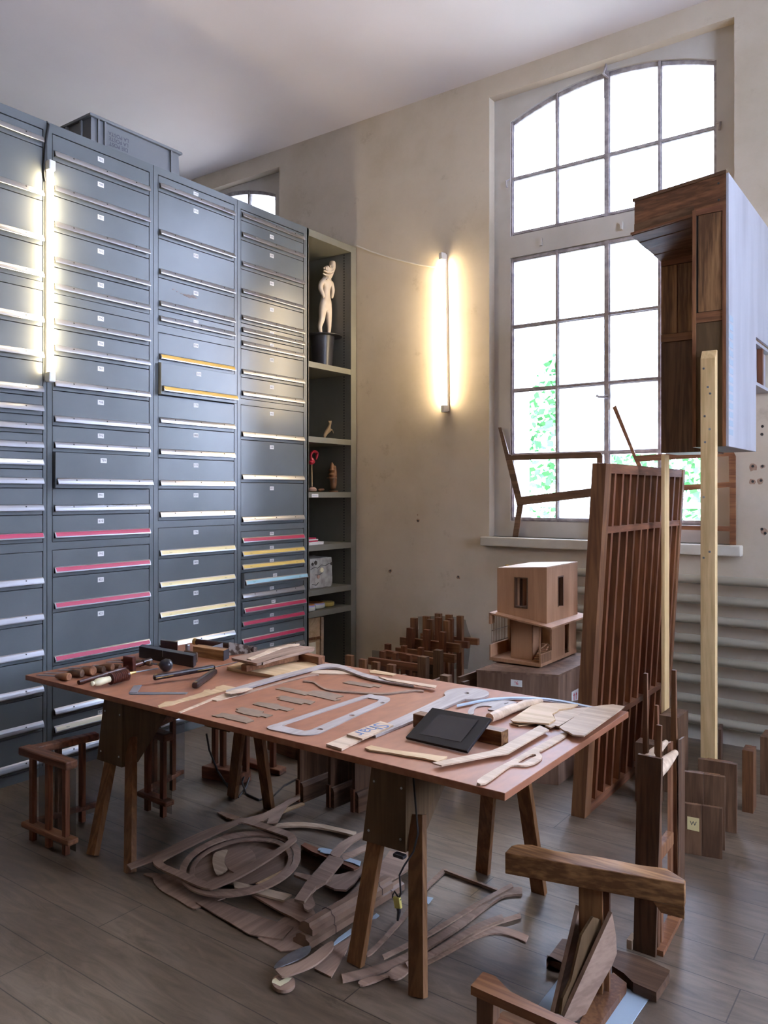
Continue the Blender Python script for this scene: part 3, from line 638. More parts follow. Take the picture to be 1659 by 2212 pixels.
t2 = trestle('wooden trestle under the free table end, with a cable plug hanging on it', (TL, TR, g(783,1815,2.31), g(876,1842,2.31)),
    feet(768,2083), feet(903,2153), Yp(813,1815,2.33), Yp(902,1838,2.33), feet(1043,1884), feet(1165,1928), Yp(1055,1720,2.97), Yp(1133,1705,2.97))
# cable with taped plug hanging on the trestle
P2 = lambda px, py, y=2.25: Yp(px, py, y)
k = thing('cable_plug', 'black cable with yellow taped plug hanging on the right trestle', 'cable', tuple(P2(858,1990)))
MB().tube([P2(893,1680,2.31), P2(898,1740,2.29), P2(903,1800,2.28), P2(893,1840,2.27), P2(873,1870,2.26), P2(863,1890), P2(866,1930), P2(860,1945)], .0035, 6).build('cord', M['black'], k, smooth=True)
MB().tube([P2(865,1945), P2(852,1925), P2(848,1935), P2(853,1950)], .003, 6).build('cord', M['black'], k, smooth=True)
MB().box(*sorted((P2(853,1840).x, P2(876,1840).x)), 2.235, 2.26, P2(860,1850).z, P2(860,1842).z).build('switch', M['black'], k, bev=.004)
MB().bar(P2(857,1937), P2(861,1962), .028, .012, (0,-1,0)).build('tape', M['yellowtag'], k, bev=.003)
MB().tube([P2(861,1962), P2(862,1970), P2(859,1988)], [.008,.007,.004], 8).build('plug', M['black'], k)

# ---------------------------------------------------------------- cut templates lying on the table
T1 = lambda p: crop(40,1360,3.318,p); TZ = lambda p: crop(40,1380,5.53,p); T2 = lambda p: crop(280,1370,3.95,p)
T3 = lambda p: crop(360,1380,3.072,p); T4 = lambda p: crop(760,1440,2.592,p); T5 = lambda p: crop(860,1460,3.19,p)
tn = 'plywood_template'; TG = 'flat templates lying on the table'
def tab(polys, lab, mat='ply', z=.004, name=tn, tilt=(0,0), t=.004, cat='template', grp=TG):
    return flat(polys, ZT+.0006+z, t, M[mat], name, lab, cat, group=grp, tilt=tilt)
tab([T2([(240,610),(305,575),(385,568),(620,495),(640,473),(685,470),(692,478),(735,460),(730,450),(800,432),(905,452),(880,465),(420,580),(390,592),(370,600),(250,622)])], 'pale tapered strip with two notches lying beside the hinged square', 'plyyellow')
tab([T2([(410,665),(700,545),(805,505),(830,512),(905,505),(925,520),(745,568),(705,558),(435,668)])], 'long thin pale strip pointing at the near table edge', 'plylight')
tab([band(T3([(395,352),(600,292),(850,222),(1000,184),(1080,175),(1170,187),(1300,236),(1420,264),(1640,300)]), 7.5)], 'long grey bowed strip curving over the middle of the table', 'greyply', .014, t=.009)
tab([band(T3([(470,373),(700,305),(940,243),(1010,236)]), 3.5)], 'thin dark strip tucked below the bowed strip', 'ply', .004)
tab([T2([(810,500),(880,475),(1000,455),(1050,462),(960,490),(860,508)])], 'short pale strip end resting on the bowed strip', 'plylight', .021)
tab([T3([(950,228),(985,206),(1200,210),(1310,236),(1290,241),(1190,232)])], 'pale pointed strip under the bend of the bowed strip', 'plylight', .004)
tab([T3([(1345,208),(1380,205),(1525,232),(1500,243),(1350,224)])], 'short pale strip at the far table edge', 'plyyellow')
tab([T4([(150,55),(250,70),(475,105),(465,119),(200,75)])], 'straight pale strip ending near the round disc paddle', 'plylight', .019)
cards = [([(300,508),(345,500),(365,490),(520,513),(580,542),(530,558),(393,527),(378,519),(338,517)], 'grey stepped card nearest the near table edge'),
 ([(455,478),(475,470),(460,462),(500,452),(645,480),(635,492),(705,505),(660,520),(625,510),(605,516),(515,498)], 'grey stepped card with a small tooth, second from the near edge'),
 ([(570,432),(605,418),(740,432),(755,445),(845,463),(800,478),(745,465),(728,470)], 'grey stepped card in the middle of the row of five'),
 ([(735,400),(755,392),(728,388),(765,375),(910,400),(985,415),(955,433),(910,425),(895,433)], 'grey stepped card with a left tooth, fourth from the near edge'),
 ([(722,330),(770,318),(935,352),(975,342),(1060,350),(1175,378),(1120,395),(1155,402),(1115,410),(935,368),(920,373)], 'longest grey stepped card, double width with a middle step'),
 ([(1167,290),(1215,278),(1350,300),(1385,300),(1430,310),(1410,320),(1375,315),(1355,322)], 'small grey stepped card lying alone beyond the wavy strip')]
for p, l in cards: tab([T3(p)], l, 'mdf', .003, 'stepped_card', t=.003, cat='card', grp='grey stepped cards on the table')
tab([band(T3([(905,277),(975,285),(1015,312),(1080,337),(1250,352),(1430,362),(1560,350),(1640,340),(1705,345)]), 2.8)], 'thin wavy strip standing out between the cards and the far edge', 'ply', .006, t=.006)
fo = smooth(T3([(665,587),(800,540),(1300,378),(1380,373),(1460,385),(1482,402),(1440,430),(1240,520),(1050,610),(980,632),(880,636),(780,618)]), 4)
fi = T3([(765,575),(800,562),(1305,396),(1335,390),(1410,403),(1395,417),(950,605),(915,610)])
tab([fo, fi, ell(*T3([(1018,600)])[0], 7, 2.1, 14), ell(*T3([(1228,507)])[0], 6.5, 2, 14), ell(*T3([(1432,424)])[0], 5, 1.7, 14)], 'long rounded rectangular frame template with three holes in one side', 'greyply')
tab([T3([(1058,697),(1190,640),(1300,660),(1162,728)])], 'short pale board jutting below the lettered plate', 'plylight', .010, t=.009)
dc = (1008, 1497.6)
paddle = [(788,1584),(900,1533),(962,1503)] + ell(dc[0], dc[1], 48.5, 12.3, 26, math.radians(195), math.radians(-95)) + [(905,1551),(812,1589)]
tab([paddle, ell(dc[0], dc[1]-.5, 5.5, 1.9, 14)], 'long pale paddle template ending in a round disc with centre hole', 'greyply', .010, t=.009)
o = tab([T3([(1195,632),(1420,545),(1505,572),(1300,662)])], 'pale plate lettered Shar in blue, lying on the paddle', 'plylight', .018, 'lettered_plate', t=.007)
a, b, c_ = Zp(*T3([(1195,632)])[0], ZT+.019), Zp(*T3([(1420,545)])[0], ZT+.019), Zp(*T3([(1505,572)])[0], ZT+.019)
u = (a-b).normalized(); v = Vector((0,0,1)).cross(u); v = v if v.dot(b-c_) > 0 or 1 else v
v = -(b-c_).normalized() if (b-c_).length else v
vv = Vector((-u.y, u.x, 0));
L_ = MB(); text(L_, 'Shar', .10, (a+c_)/2 + Vector((0,0,.0006)), u, vv); q = L_.build('lettering', M['inkblue'], o); q['label'] = 'blue painted letters'
tab([T4([(72,453),(108,440),(220,463),(310,475),(400,485),(500,500),(535,503),(510,520),(480,530),(400,511),(300,497),(215,481),(100,465)])], 'gently waved yellowish strip in front of the tablet', 'plyyellow', .008, t=.006)
tab([T5([(237,598),(300,583),(640,515),(720,482),(975,340),(1040,370),(830,490),(755,535),(660,547),(300,616)])], 'bent pale strip running under the broken boards toward the near edge', 'plylight', .016, t=.005)
so = smooth(T5([(545,717),(700,622),(785,578),(870,530),(940,492),(1120,398),(1160,410),(1010,500),(970,520),(990,548),(985,570),(940,600),(870,617),(800,612),(750,632),(600,738)]), 3)
si = smooth(T5([(830,587),(905,543),(945,540),(950,550),(925,562),(865,597),(835,598)]), 3)
tab([so, si], 'pale template with a long slot and two arms near the right table corner', 'plylight', .008, t=.006)
tab([T5([(765,325),(800,313),(960,322),(920,330),(830,341)])], 'narrow offcut lying under the broken boards', 'plyyellow', .006)
tab([T5([(775,300),(955,180),(1240,195),(1200,218),(1110,230),(1095,245),(1062,262),(1085,300),(1040,328),(790,311)])], 'broken pale board with a bitten right edge, leftmost of three', 'plyyellow', .020, t=.006)
tab([T5([(1012,342),(1085,300),(1068,262),(1130,230),(1210,222),(1315,215),(1310,228),(1105,347),(1080,340),(1050,353)])], 'broken narrow board in the middle of three', 'plylight', .014, t=.006)
tab([T5([(1110,352),(1320,215),(1400,202),(1480,195),(1560,208),(1530,232),(1280,411),(1200,403),(1170,382),(1140,375)])], 'broken pale board at the right table corner, largest of three', 'plylight', .022, t=.006)
tab([band(T5([(405,202),(560,170),(700,152),(850,148),(1000,155),(1150,175),(1350,218)]), 3.2)], 'long bowed blue grey batten along the far right edge', 'silverlabel', .012, 'curved_batten', t=.006)
tab([smooth(T5([(480,258),(500,215),(560,188),(640,170),(760,168),(830,195),(700,235),(618,230),(650,213),(600,204),(545,212),(525,232),(518,262)]), 3), T5([(728,192),(755,183),(762,187),(735,196)])], 'pale hooked template with a small slot behind the tablet', 'greyply', .005)
pts = [Zp(*q, ZT+.022) for q in T5([(630,290),(700,262),(760,235),(820,215),(870,200),(950,182),(988,172)])]
cl = thing('turned_spindle', 'pale carved spindle with string round it, behind the tablet', 'spindle', tuple(pts[3]))
MB().tube(pts, [.020,.022,.021,.019,.021,.015,.010], 12).build('shaft', M['plylight'], cl, smooth=True)
p_ = pts[3]; MB().tube([p_ + Vector((.0,-.021*math.cos(a*.7),.021*math.sin(a*.7))) for a in range(10)], .0015, 5).build('string', M['string'], cl)
# tablet on its block
A, D = Zp(875.7,1592,ZT+.014), Zp(1009,1622.5,ZT+.014); B, Cc = Zp(933.7,1528,ZT+.100), Zp(1061.6,1551,ZT+.100)
n = (D-A).cross(B-A).normalized(); n = n if n.z > 0 else -n
tb = thing('tablet_screen', 'black framed tablet with dark grey screen leaning on a wood block', 'tablet', tuple((A+D)/2))
MB().prism([A, D, Cc, B], -n*.013).build('case', M['bezel'], tb, bev=.002)
sp = [onp(x, y, A+n*.0008, n) for x, y in T5([(148,399),(287,262),(552,305),(432,456)])]
MB().prism(sp, -n*.001).build('screen', M['screen'], tb)
wb = [Zp(*q, ZT) for q in T5([(102,352),(712,487),(756,465)])]
mb = MB(); quadbox(mb, wb[0], wb[1], (wb[2]-wb[1])*1.1, ZT+.0005, ZT+.055)
tag(mb.build('wood_block', M['olivex'], bev=.002), 'plain brown wood block standing behind the tablet', 'block')

# ---------------------------------------------------------------- tools on the table
def chisel(end, r, tip, mat, lab, hl=.115):
    s = 1/5.53; ex, ey = TZ([end])[0]; tx, ty = TZ([tip])[0]
    e = Zp(ex, ey, ZT + r); p = Zp(tx, ty, ZT+.006); d = (p-e); L = d.length; d.normalize()
    t = thing('chisel', lab, 'chisel', (e.x, e.y, ZT), 'chisels in a row at the left end of the table')
    MB().lathe(e, d, [(0,r*.8),(.004,r*.95),(.03,r),(hl*.6,r*.86),(hl*.9,r*.55),(hl,r*.35)], 16).build('handle', M[mat], t, smooth=True)
    b = e + d*hl; MB().bar(b, p, .009, .006, (0,0,1), w2=.022, h2=.002).build('blade', M['steel'], t)
chs = [((605,455),.021,(230,430),'teakx','light wooden chisel lying nearest the table corner'), ((762,415),.022,(315,405),'walnutx','dark red wooden chisel, second from the corner'),
 ((897,385),.026,(485,370),'teakx','thick pale chisel, third from the corner'), ((1020,368),.019,(610,345),'walnutx','dark chisel, fourth from the corner'),
 ((1127,338),.020,(745,330),'teakx','yellowish chisel, fifth from the corner'), ((1215,335),.016,(895,315),'walnutx','small dark chisel, sixth from the corner'),
 ((1468,290),.020,(1060,275),'walnutx','brown chisel half hidden behind the mallet head'), ((1392,262),.015,(1110,246),'walnutx','farthest brown chisel of the row')]
for e, r, tp, m_, l in chs: chisel(e, r, tp, m_, l, .10)
mg = thing('marking_gauge', 'dark marking gauge with long round stem and square head', 'gauge', tuple(Zp(*TZ([(1345,395)])[0], ZT)))
a, b = Zp(*TZ([(718,522)])[0], ZT+.013), Zp(*TZ([(1560,265)])[0], ZT+.030)
MB().tube([a, b], .0115, 12).build('stem', M['rosewood'], mg, smooth=True)
h0 = a.lerp(b, .70); dd = (b-a).normalized()
hh = MB(); hb = h0.copy(); hb.z = ZT+.043; hh.bar(hb-dd*.012, hb+dd*.012, .072, .082, (0,0,1)); hh.build('head', M['rosewood'], mg, bev=.003)
MB().tube([b-dd*.05, b+dd*.012], .016, 12).build('stem_end', M['ebony'], mg, smooth=True)
dr = thing('bow_drill', 'spool shaped drill with pale horn handle and steel shaft', 'drill', tuple(Zp(*TZ([(1180,520)])[0], ZT)))
a, b = Zp(*TZ([(862,540)])[0], ZT+.030), Zp(*TZ([(1300,425)])[0], ZT+.037); d = (b-a).normalized(); L = (b-a).length
MB().lathe(a, d, [(0,.007),(.008,.013),(.018,.009),(.030,.017),(.05,.020),(.09,.016),(L*.55,.016)], 16).build('horn_handle', M['horn'], dr, smooth=True)
pr = [(L*.50,.020),(L*.52,.030)]
for i in range(8): q = L*(.54+.05*i); pr += [(q,.030),(q+.004,.026),(q+.010,.030)]
pr += [(L*.98,.032),(L,.020)]
MB().lathe(a, d, pr, 20).build('spool', M['rosewood'], dr)
c0 = a + d*L; MB().lathe(c0, d, [(0,.012),(.03,.008),(.05,.006)], 12).build('brass_collar', M['brass'], dr, smooth=True)
e1 = Zp(*T2([(240,292)])[0], ZT+.006); MB().tube([c0+d*.05, e1], .004, 8).build('shaft', M['steel'], dr)
def block(lab, fl, fr, br, h, mat, name, cat, parts=(), grp=None):
    P = [Zp(*q, ZT) for q in T2([fl, fr, br])]; mb = MB(); quadbox(mb, P[0], P[1], P[2]-P[1], ZT+.0005, ZT+h)
    return tag(mb.build(name, mat, bev=.002), lab, cat, grp), P
o, P = block('long black wooden plane body at the far edge of the table', (80,199), (545,288), (568,266), .066, M['blackwood'], 'bench_plane', 'plane')
t = MB(); m_ = P[0].lerp(P[1], .45); e_ = (P[1]-P[0]).normalized(); nn = Vector((e_.y, -e_.x, 0))
t.bar(Vector((m_.x, m_.y, ZT+.03))+nn*.001, Vector((m_.x, m_.y, ZT+.066))+nn*.001, .002, .002, (0,-1,0)); t.build('scribed_line', M['alu'], o)
o, P = block('brown wooden plane body with black end beside the rusty saw', (540,187), (800,227), (846,205), .058, M['olivex'], 'bench_plane', 'plane')
mb = MB(); quadbox(mb, P[1]+Vector((0,0,0)), P[1]+(P[1]-P[0]).normalized()*.003, P[2]-P[1], ZT+.001, ZT+.057); mb.build('black_end', M['blackwood'], o)
block('small dark wooden block behind the black plane body', (262,118), (408,140), (412,130), .05, M['ebony'], 'wood_block', 'block')
tt_ = thing('plane_tote', 'curved brown wooden handle piece between the two plane bodies', 'handle', tuple(Zp(*T2([(500,205)])[0], ZT)))
q0, q1 = Zp(*T2([(470,175)])[0], ZT+.031), Zp(*T2([(575,200)])[0], ZT+.034)
MB().bar(q0, q1, .018, .055, (0,0,1), h2=.06).build('grip', M['walnutx'], tt_, bev=.012)
q0 = Zp(*T2([(495,165)])[0], ZT+.0); MB().box(q0.x-.012, q0.x+.012, q0.y-.01, q0.y+.01, ZT, ZT+.055).build('peg', M['steel'], tt_, bev=.004)
k = Zp(*T2([(305,262)])[0], ZT+.034)
bn = thing('pad_awl', 'black bulb handled awl with brass ferrule and steel shank', 'awl', (k.x, k.y, ZT))
kd = (Zp(*T2([(70,240)])[0], ZT+.02)-k).normalized()
MB().lathe(k-kd*.045, kd, [(0,.008),(.008,.022),(.025,.033),(.045,.034),(.065,.026),(.085,.012)], 18).build('bulb_handle', M['blackwood'], bn, smooth=True)
MB().lathe(k+kd*.040, kd, [(0,.011),(.012,.010),(.02,.007)], 12).build('ferrule', M['brass'], bn, smooth=True)
MB().tube([k+kd*.055, k+kd*.12], .006, 8).build('shank', M['steel'], bn); MB().lathe(k+kd*.115, kd, [(0,.012),(.01,.016),(.03,.014),(.05,.006)], 12).build('shank_end', M['walnutx'], bn, smooth=True)
fb = thing('hinged_square', 'large dark hinged angle square lying in a V, steel blade at its hinge', 'square', tuple(Zp(*T2([(720,310)])[0], ZT)))
a, b, c_ = Zp(*T2([(200,372)])[0], ZT+.030), Zp(*T2([(725,280)])[0], ZT+.044), Zp(*T2([(555,440)])[0], ZT+.018)
MB().bar(a, b, .034, .028, (0,0,1)).build('arm', M['ebony'], fb, bev=.010)
b2 = Vector((b.x, b.y, ZT+.022)); MB().bar(c_, b2, .034, .030, (0,0,1)).build('arm', M['ebony'], fb, bev=.010)
for p, q in ((a, b), (c_, b2)):
    d = (q-p).normalized(); s_ = Vector((d.y, -d.x, 0)); s_ = s_ if s_.y < 0 else -s_
    MB().bar(p+s_*.0172+d*.01, p+s_*.0172+d*.10, .001, .003).build('brass_line', M['brass'], fb); MB().bar(q+s_*.0172-d*.01, q+s_*.0172-d*.10, .001, .003).build('brass_line', M['brass'], fb)
    MB().lathe(p+d*.015+Vector((0,0,.0145)), (0,0,1), [(0,.008),(.001,.008)], 10).build('rivet', M['brass'], fb)
e = Zp(*T2([(925,236)])[0], ZT+.012); MB().bar(b, e, .016, .003, (0,0,1), w2=.006).build('blade', M['steel'], fb)
ts = thing('try_square', 'small steel try square near the near table edge', 'square', tuple(Zp(*T1([(840,440)])[0], ZT)))
flat([T1([(790,456),(810,449),(1216,449),(1200,461),(800,464)])], ZT+.003, .0025, M['steel'], 'blade', parent=ts)
flat([T1([(792,452),(826,399),(886,397),(850,450)])], ZT+.006, .0025, M['alu'], 'stock', parent=ts)
sw = thing('hand_saw', 'rusty bladed hand saw with a long round dark handle', 'saw', tuple(Zp(*T2([(850,180)])[0], ZT)))
P0 = Zp(*T2([(850,181)])[0], ZT); P1 = Zp(*T2([(1095,160)])[0], ZT); dv = (P1-P0).normalized(); nv = Vector((dv.y, -dv.x, 0))
slab([T2([(845,66),(1030,100),(1090,112),(1085,160),(1000,165),(845,180)])], P0, nv, .002, M['rustysteel'], 'blade', sw)
a, b = Zp(*T2([(555,62)])[0], ZT+.030), Zp(*T2([(1060,130)])[0], ZT+.030)
b = onp(*T2([(1062,130)])[0], P0+nv*.0, nv)
MB().tube([a, b], .019, 14).build('handle', M['ebony'], sw, smooth=True)
MB().tube([a-(b-a).normalized()*.004, a+(b-a).normalized()*.02], .0205, 14).build('brass_ring', M['brass'], sw)
slab([T2([(700,106),(795,74),(795,118)])], P0, nv, .002, M['steel'], 'back_plate', sw)
# slotted boards stack
tab([T2([(830,277),(930,240),(1060,245),(1560,235),(1600,262),(1235,352),(1040,318),(930,300)])], 'yellowish base board at the bottom of the slotted stack', 'plyyellow', .018, 'base_board', t=.017, cat='board', grp='boards in the slotted stack')
q = [Zp(*p, ZT+.020) for p in T2([(950,325),(1400,225)])]
MB_ = MB().bar(q[0]+Vector((0,.02,.018)), q[1]+Vector((0,.02,.018)), .045, .034, (0,0,1)); tag(MB_.build('thick_batten', M['teakx'], bev=.003), 'thick rounded batten carrying the slotted board', 'batten', 'boards in the slotted stack')
q = [Zp(*p, ZT+.03) for p in T2([(1455,195),(1640,232)])]
tag(MB().bar(q[0], q[1], .05, .055, (0,0,1)).build('cross_batten', M['teakx'], bev=.003), 'square batten lying crosswise beside the slotted board', 'batten', 'boards in the slotted stack')
so = T2([(870,198),(1340,86),(1580,108),(1572,124),(1085,248),(880,205)])
sl = [T2([(960+i*36, 190+i*10),(968+i*36, 187+i*10),(1345+i*34, 97+i*4.2),(1337+i*34, 99.5+i*4.2)]) for i in range(1,6)]
flat([so] + sl, ZT+.074, .014, M['ply'], 'slotted_board', 'board with long parallel slots on top of the stack', 'board', group='boards in the slotted stack')
flat([T2([(1000,208),(1150,150),(1180,130),(1330,95),(1350,83),(1450,80),(1450,95),(1360,105),(1300,118),(1180,165),(1040,215)])], ZT+.080, .004, M['plylight'], tn, 'thin pale notched template lying across the slotted board', 'template', group=TG)

# ================================================================ PILE OF TEMPLATES ON THE FLOOR
FA = lambda p: crop(260,1700,3.318,p); FB = lambda p: crop(300,1730,4.879,p); FC = lambda p: crop(560,1780,2.765,p); FD = lambda p: crop(560,1760,4.879,p); FE = lambda p: crop(420,1540,3.77,p)
PG = 'cut templates piled on the floor'
def pile(polys, lab, mat='ply', z=.005, name=tn, tilt=(0,0), t=.005, cat='template'):
    return flat(polys, z+.0005, t, M[mat], name, lab, cat, group=PG, tilt=tilt)
pile([smooth(FA([(165,625),(235,615),(400,640),(480,690),(590,730),(740,790),(730,800),(590,850),(520,870),(400,800),(300,745),(245,690),(228,650)]), 3)], 'brown crescent panel at the left end of the floor pile', 'ply', .006)
pile([FA([(540,825),(575,792),(660,800),(1032,938),(1240,1000),(1160,1090),(925,1055)])], 'broad brown board at the lower left of the floor pile', 'ply', .012)
pile([FA([(985,1085),(1060,1010),(1180,930),(1300,940),(1430,1010),(1340,1161),(1150,1175)])], 'rough board corner below the tied mouldings', 'ply', .006)
pile([FA([(940,770),(1010,775),(1240,800),(1380,870),(1440,990),(1360,1010),(1230,930),(1145,890)])], 'rough edged board in the middle of the floor pile', 'plyx', .018, t=.008)
pile([FA([(500,650),(560,470),(760,330),(960,320),(1160,420),(1240,520),(1140,640),(900,700),(700,690)])], 'large brown panel seen through the oval rings', 'ply', .020)
pile([ell(*FA([(860,520)])[0], 34, 30, 26)], 'round brown disc with white flecks inside the oval rings', 'ply', .027)
pile([smooth(FA([(660,520),(680,470),(740,450),(770,455),(750,500),(748,550),(768,590),(700,628),(672,590)]), 3)], 'pale arched piece inside the oval rings', 'plylight', .032)
pile([FA([(970,690),(1110,620),(1170,590),(1150,640),(1000,700),(985,690)])], 'small pale chip lying between the oval ring and the boards', 'plyyellow', .026)
pile([FA([(800,670),(1230,770),(1170,812),(820,720)])], 'pale batten running out under the oval ring', 'plylight', .030, t=.008)
def ring(s): 
    cx_, cy_ = 858+s[2], 548+s[3]
    return FA(ell(cx_, cy_, 435*s[0], 230*s[1], 48, k=38*s[0], j=-45*s[0]))
pile([ring((1,1,0,0)), ring((.885,.87,0,0))], 'large oval ring with pencil marks on top of the floor pile', 'plyx', .046, t=.007)
pile([ring((.85,.83,8,8)), ring((.775,.75,8,8))], 'smaller oval ring nested inside the large oval ring', 'ply', .040, t=.006)
fo = smooth(FB([(150,650),(165,600),(240,530),(640,330),(1000,205),(1090,182),(1190,188),(1480,285),(1610,335),(1659,385),(1640,430),(1400,600),(1100,780),(820,905),(720,918),(600,885),(380,785),(220,710)]), 3)
fi = smooth(FB([(258,640),(300,600),(640,425),(1000,255),(1060,230),(1140,238),(1520,362),(1570,392),(1560,425),(1430,520),(1150,680),(880,815),(780,845),(680,838),(540,775),(420,725),(290,672)]), 3)
pile([fo, fi], 'big rounded rectangular frame lying on the oval rings', 'ply', .062, t=.008)
pile([FA([(45,555),(330,440),(330,480),(235,525),(75,585)])], 'plain board end poking out left of the big frame near the trestle foot', 'ply', .050, t=.006)
pile([FA([(693,180),(725,175),(860,215),(800,240)])], 'short stick end pointing away behind the big frame', 'ply', .012, t=.006)
pile([FE([(250,850),(430,855),(560,820),(700,745),(860,650),(862,690),(765,750),(720,810),(675,895),(590,900),(605,855),(560,880),(400,890)])], 'forked template with long neck at the far end of the floor pile', 'ply', .046, t=.006)
pile([FE([(720,795),(745,775),(880,728),(900,742),(720,812)])], 'narrow strip crossing behind the forked template', 'plyyellow', .034, t=.006)
pile([band(FD([(150,110),(320,98),(480,98),(700,125),(1020,198)]), 7.5, taper=1.1)], 'long bowed pale batten on the far side of the floor pile', 'plylight', .020, t=.010)
pile([smooth(FD([(745,410),(800,345),(860,290),(960,230),(1080,178),(1120,180),(1110,215),(1000,285),(920,350),(850,430),(828,445)]), 2)], 'curved arm template rising toward the right trestle', 'ply', .062, t=.006)
pile([smooth(FD([(880,410),(960,390),(1085,325),(1180,300),(1190,345),(1085,390),(960,450),(885,472)]), 2)], 'second curved arm template below the first one', 'plyx', .056, t=.006)
pile([FD([(735,428),(870,455),(888,478),(700,710),(600,748),(475,912),(370,888),(480,720)])], 'thick handle shaped template lying diagonally on the pile', 'plyx', .070, t=.010)
pile([smooth(FD([(600,775),(555,850),(592,945),(512,1005),(462,940),(560,800),(700,712),(760,680)]), 2)], 'hooked fork template under the handle shaped one', 'plyx', .040, t=.008)
st = thing('strip_bundle', 'bundle of dark stacked strips in the middle of the floor pile', 'bundle', tuple(Zp(*FD([(600,430)])[0], 0)), PG)
for i in range(5): flat([FD([(440,318+i*6),(480,292+i*6),(760,405+i*6),(900,470+i*6),(1055,545+i*6),(1000,570+i*6),(840,500+i*6),(560,390+i*6)])], .050-i*.009, .007, M['ply' if i % 2 else 'redwoodx'], 'strip', parent=st)
pile([smooth(FD([(615,370),(640,347),(700,352),(790,375),(765,418),(640,390),(655,375)]), 2)], 'pale blue metal template with hooked end on the strip bundle', 'silverlabel', .056, 'metal_template', t=.003)
pile([FD([(890,478),(960,455),(1075,490),(1060,540),(1000,510)])], 'pale blue metal plate beside the right trestle leg', 'silverlabel', .054, 'metal_template', t=.003)
pile([smooth(FD([(690,735),(740,640),(860,625),(960,585),(1050,540),(1120,560),(1050,650),(915,790)]), 2)], 'brown board with a round bite taken out of its far side', 'ply', .030, t=.009)
pile([FD([(375,600),(560,640),(515,690),(365,632)])], 'short brown board under the handle shaped template', 'ply', .034, t=.009)
pile([FC([(385,530),(430,546),(600,440),(860,290),(985,205),(955,170),(780,158),(740,215),(560,395)])], 'large pale tapered board running under the right trestle', 'plyx', .064, t=.008)
# two profiled mouldings tied with string
def moulding(lab, a, b, w_, h_, z):
    a, b = Zp(*a, z), Zp(*b, z); d = (b-a).normalized(); s_ = Vector((-d.y, d.x, 0))
    pr = [(0,0),(w_,0),(w_,h_*.35),(w_*.85,h_*.5),(w_*.8,h_*.8),(w_*.6,h_),(w_*.25,h_),(w_*.2,h_*.7),(0,h_*.55)]
    mb = MB(); n = len(pr)
    mb.add([a + s_*x + Vector((0,0,y)) for x, y in pr] + [b + s_*x + Vector((0,0,y)) for x, y in pr], [tuple(range(n))[::-1], tuple(range(n,2*n))] + [(i,(i+1)%n,n+(i+1)%n,n+i) for i in range(n)])
    o = mb.build('profiled_moulding', M['mould']); tag(o, lab, 'moulding', 'profiled mouldings tied with string')
    for t_ in (.25, .85):
        p = a.lerp(b, t_); q = [p + s_*x*1.04 - s_*.001 + Vector((0,0,y*1.04+.001)) for x, y in pr]
        MB().tube(q + [q[0]], .0018, 5).build('string', M['string'], o)
    return o
moulding('profiled moulding lying on top of the other one in the floor pile', FC([(318,672)])[0], FC([(800,385)])[0], .075, .042, .0555)
moulding('profiled moulding under the first one, nearer the viewer', FC([(300,752)])[0], FC([(868,392)])[0], .085, .045, .006)
pile([FC([(430,725),(470,680),(550,622),(548,655),(440,728)])], 'pale blue metal strip beside the tied mouldings', 'silverlabel', .010, 'metal_template', t=.003)
pile([FC([(655,570),(700,532),(718,545),(700,560)])], 'small pale blue metal tongue by the trestle leg', 'silverlabel', .012, 'metal_template', t=.003)
pile([FC([(330,862),(420,740),(520,690),(548,672),(520,760),(430,912)])], 'dark board with red paint marks at the near end of the pile', 'ply', .008, t=.006)
pile([smooth(FC([(90,848),(130,805),(200,760),(300,725),(300,765),(250,800),(170,835),(100,860)]), 3)], 'grey metal blade template with a rounded tip', 'steel', .032, 'metal_template', t=.003)
pile([smooth(FC([(100,862),(180,845),(280,800),(400,715),(440,700),(435,750),(340,835),(240,880),(150,908),(120,895)]), 3)], 'long brown blade shaped template over the metal one', 'ply', .038, t=.007)
ds = thing('round_discs', 'stack of two round discs with yellow tape at the near pile end', 'disc', tuple(Zp(*FC([(145,950)])[0], 0)), PG)
for i, z in ((0,.008),(1,.018)): flat([FC(ell(145, 950-i*8, 70-i*2, 50, 28))], z+.001, .007, M['ply'], 'disc', parent=ds)
flat([FC([(80,930),(98,918),(122,938),(165,915),(195,918),(175,940),(125,968),(75,945)])], .0200, .0008, M['horn'], 'tape', parent=ds)
pile([band(FC([(640,775),(690,740),(870,545),(975,400),(1105,275)]), 9)], 'thin straight side strip of the long narrow frame', 'plyx', .010, t=.006, name='thin_strip')
pile([band(FC([(1105,270),(1250,325),(1420,390)]), 3.5)], 'thin edge strip closing the long narrow frame at its far end', 'plyx', .016, t=.012, name='thin_strip')
pile([band(FC([(1512,362),(1300,478),(1000,660),(740,792)]), 9)], 'straight strip with red marks crossing toward the near trestle leg', 'plyx', .018, t=.006, name='thin_strip')
pile([band(FC([(495,915),(700,865),(880,790),(1050,690),(1200,590),(1330,490),(1450,410),(1570,395)]), 15)], 'long double curved strip sweeping past the near trestle leg', 'plyx', .012, t=.010, name='curved_strip')
pile([smooth(FC([(590,945),(640,915),(740,900),(800,860),(870,835),(900,865),(850,915),(790,925),(770,905),(700,935),(620,960)]), 3)], 'hooked end template lying nearest the viewer', 'plyx', .012, t=.007)
pile([band(FC([(880,840),(1050,760),(1250,640),(1350,590),(1455,552)]), 12)], 'narrow curved strip inside the sheaf by the trestle', 'plyx', .022, t=.006, name='curved_strip')
pile([band(FC([(990,800),(1100,745),(1300,640),(1420,585),(1562,542)]), 8)], 'narrow curved strip with rounded tip, farthest reaching', 'plyx', .014, t=.006, name='curved_strip')
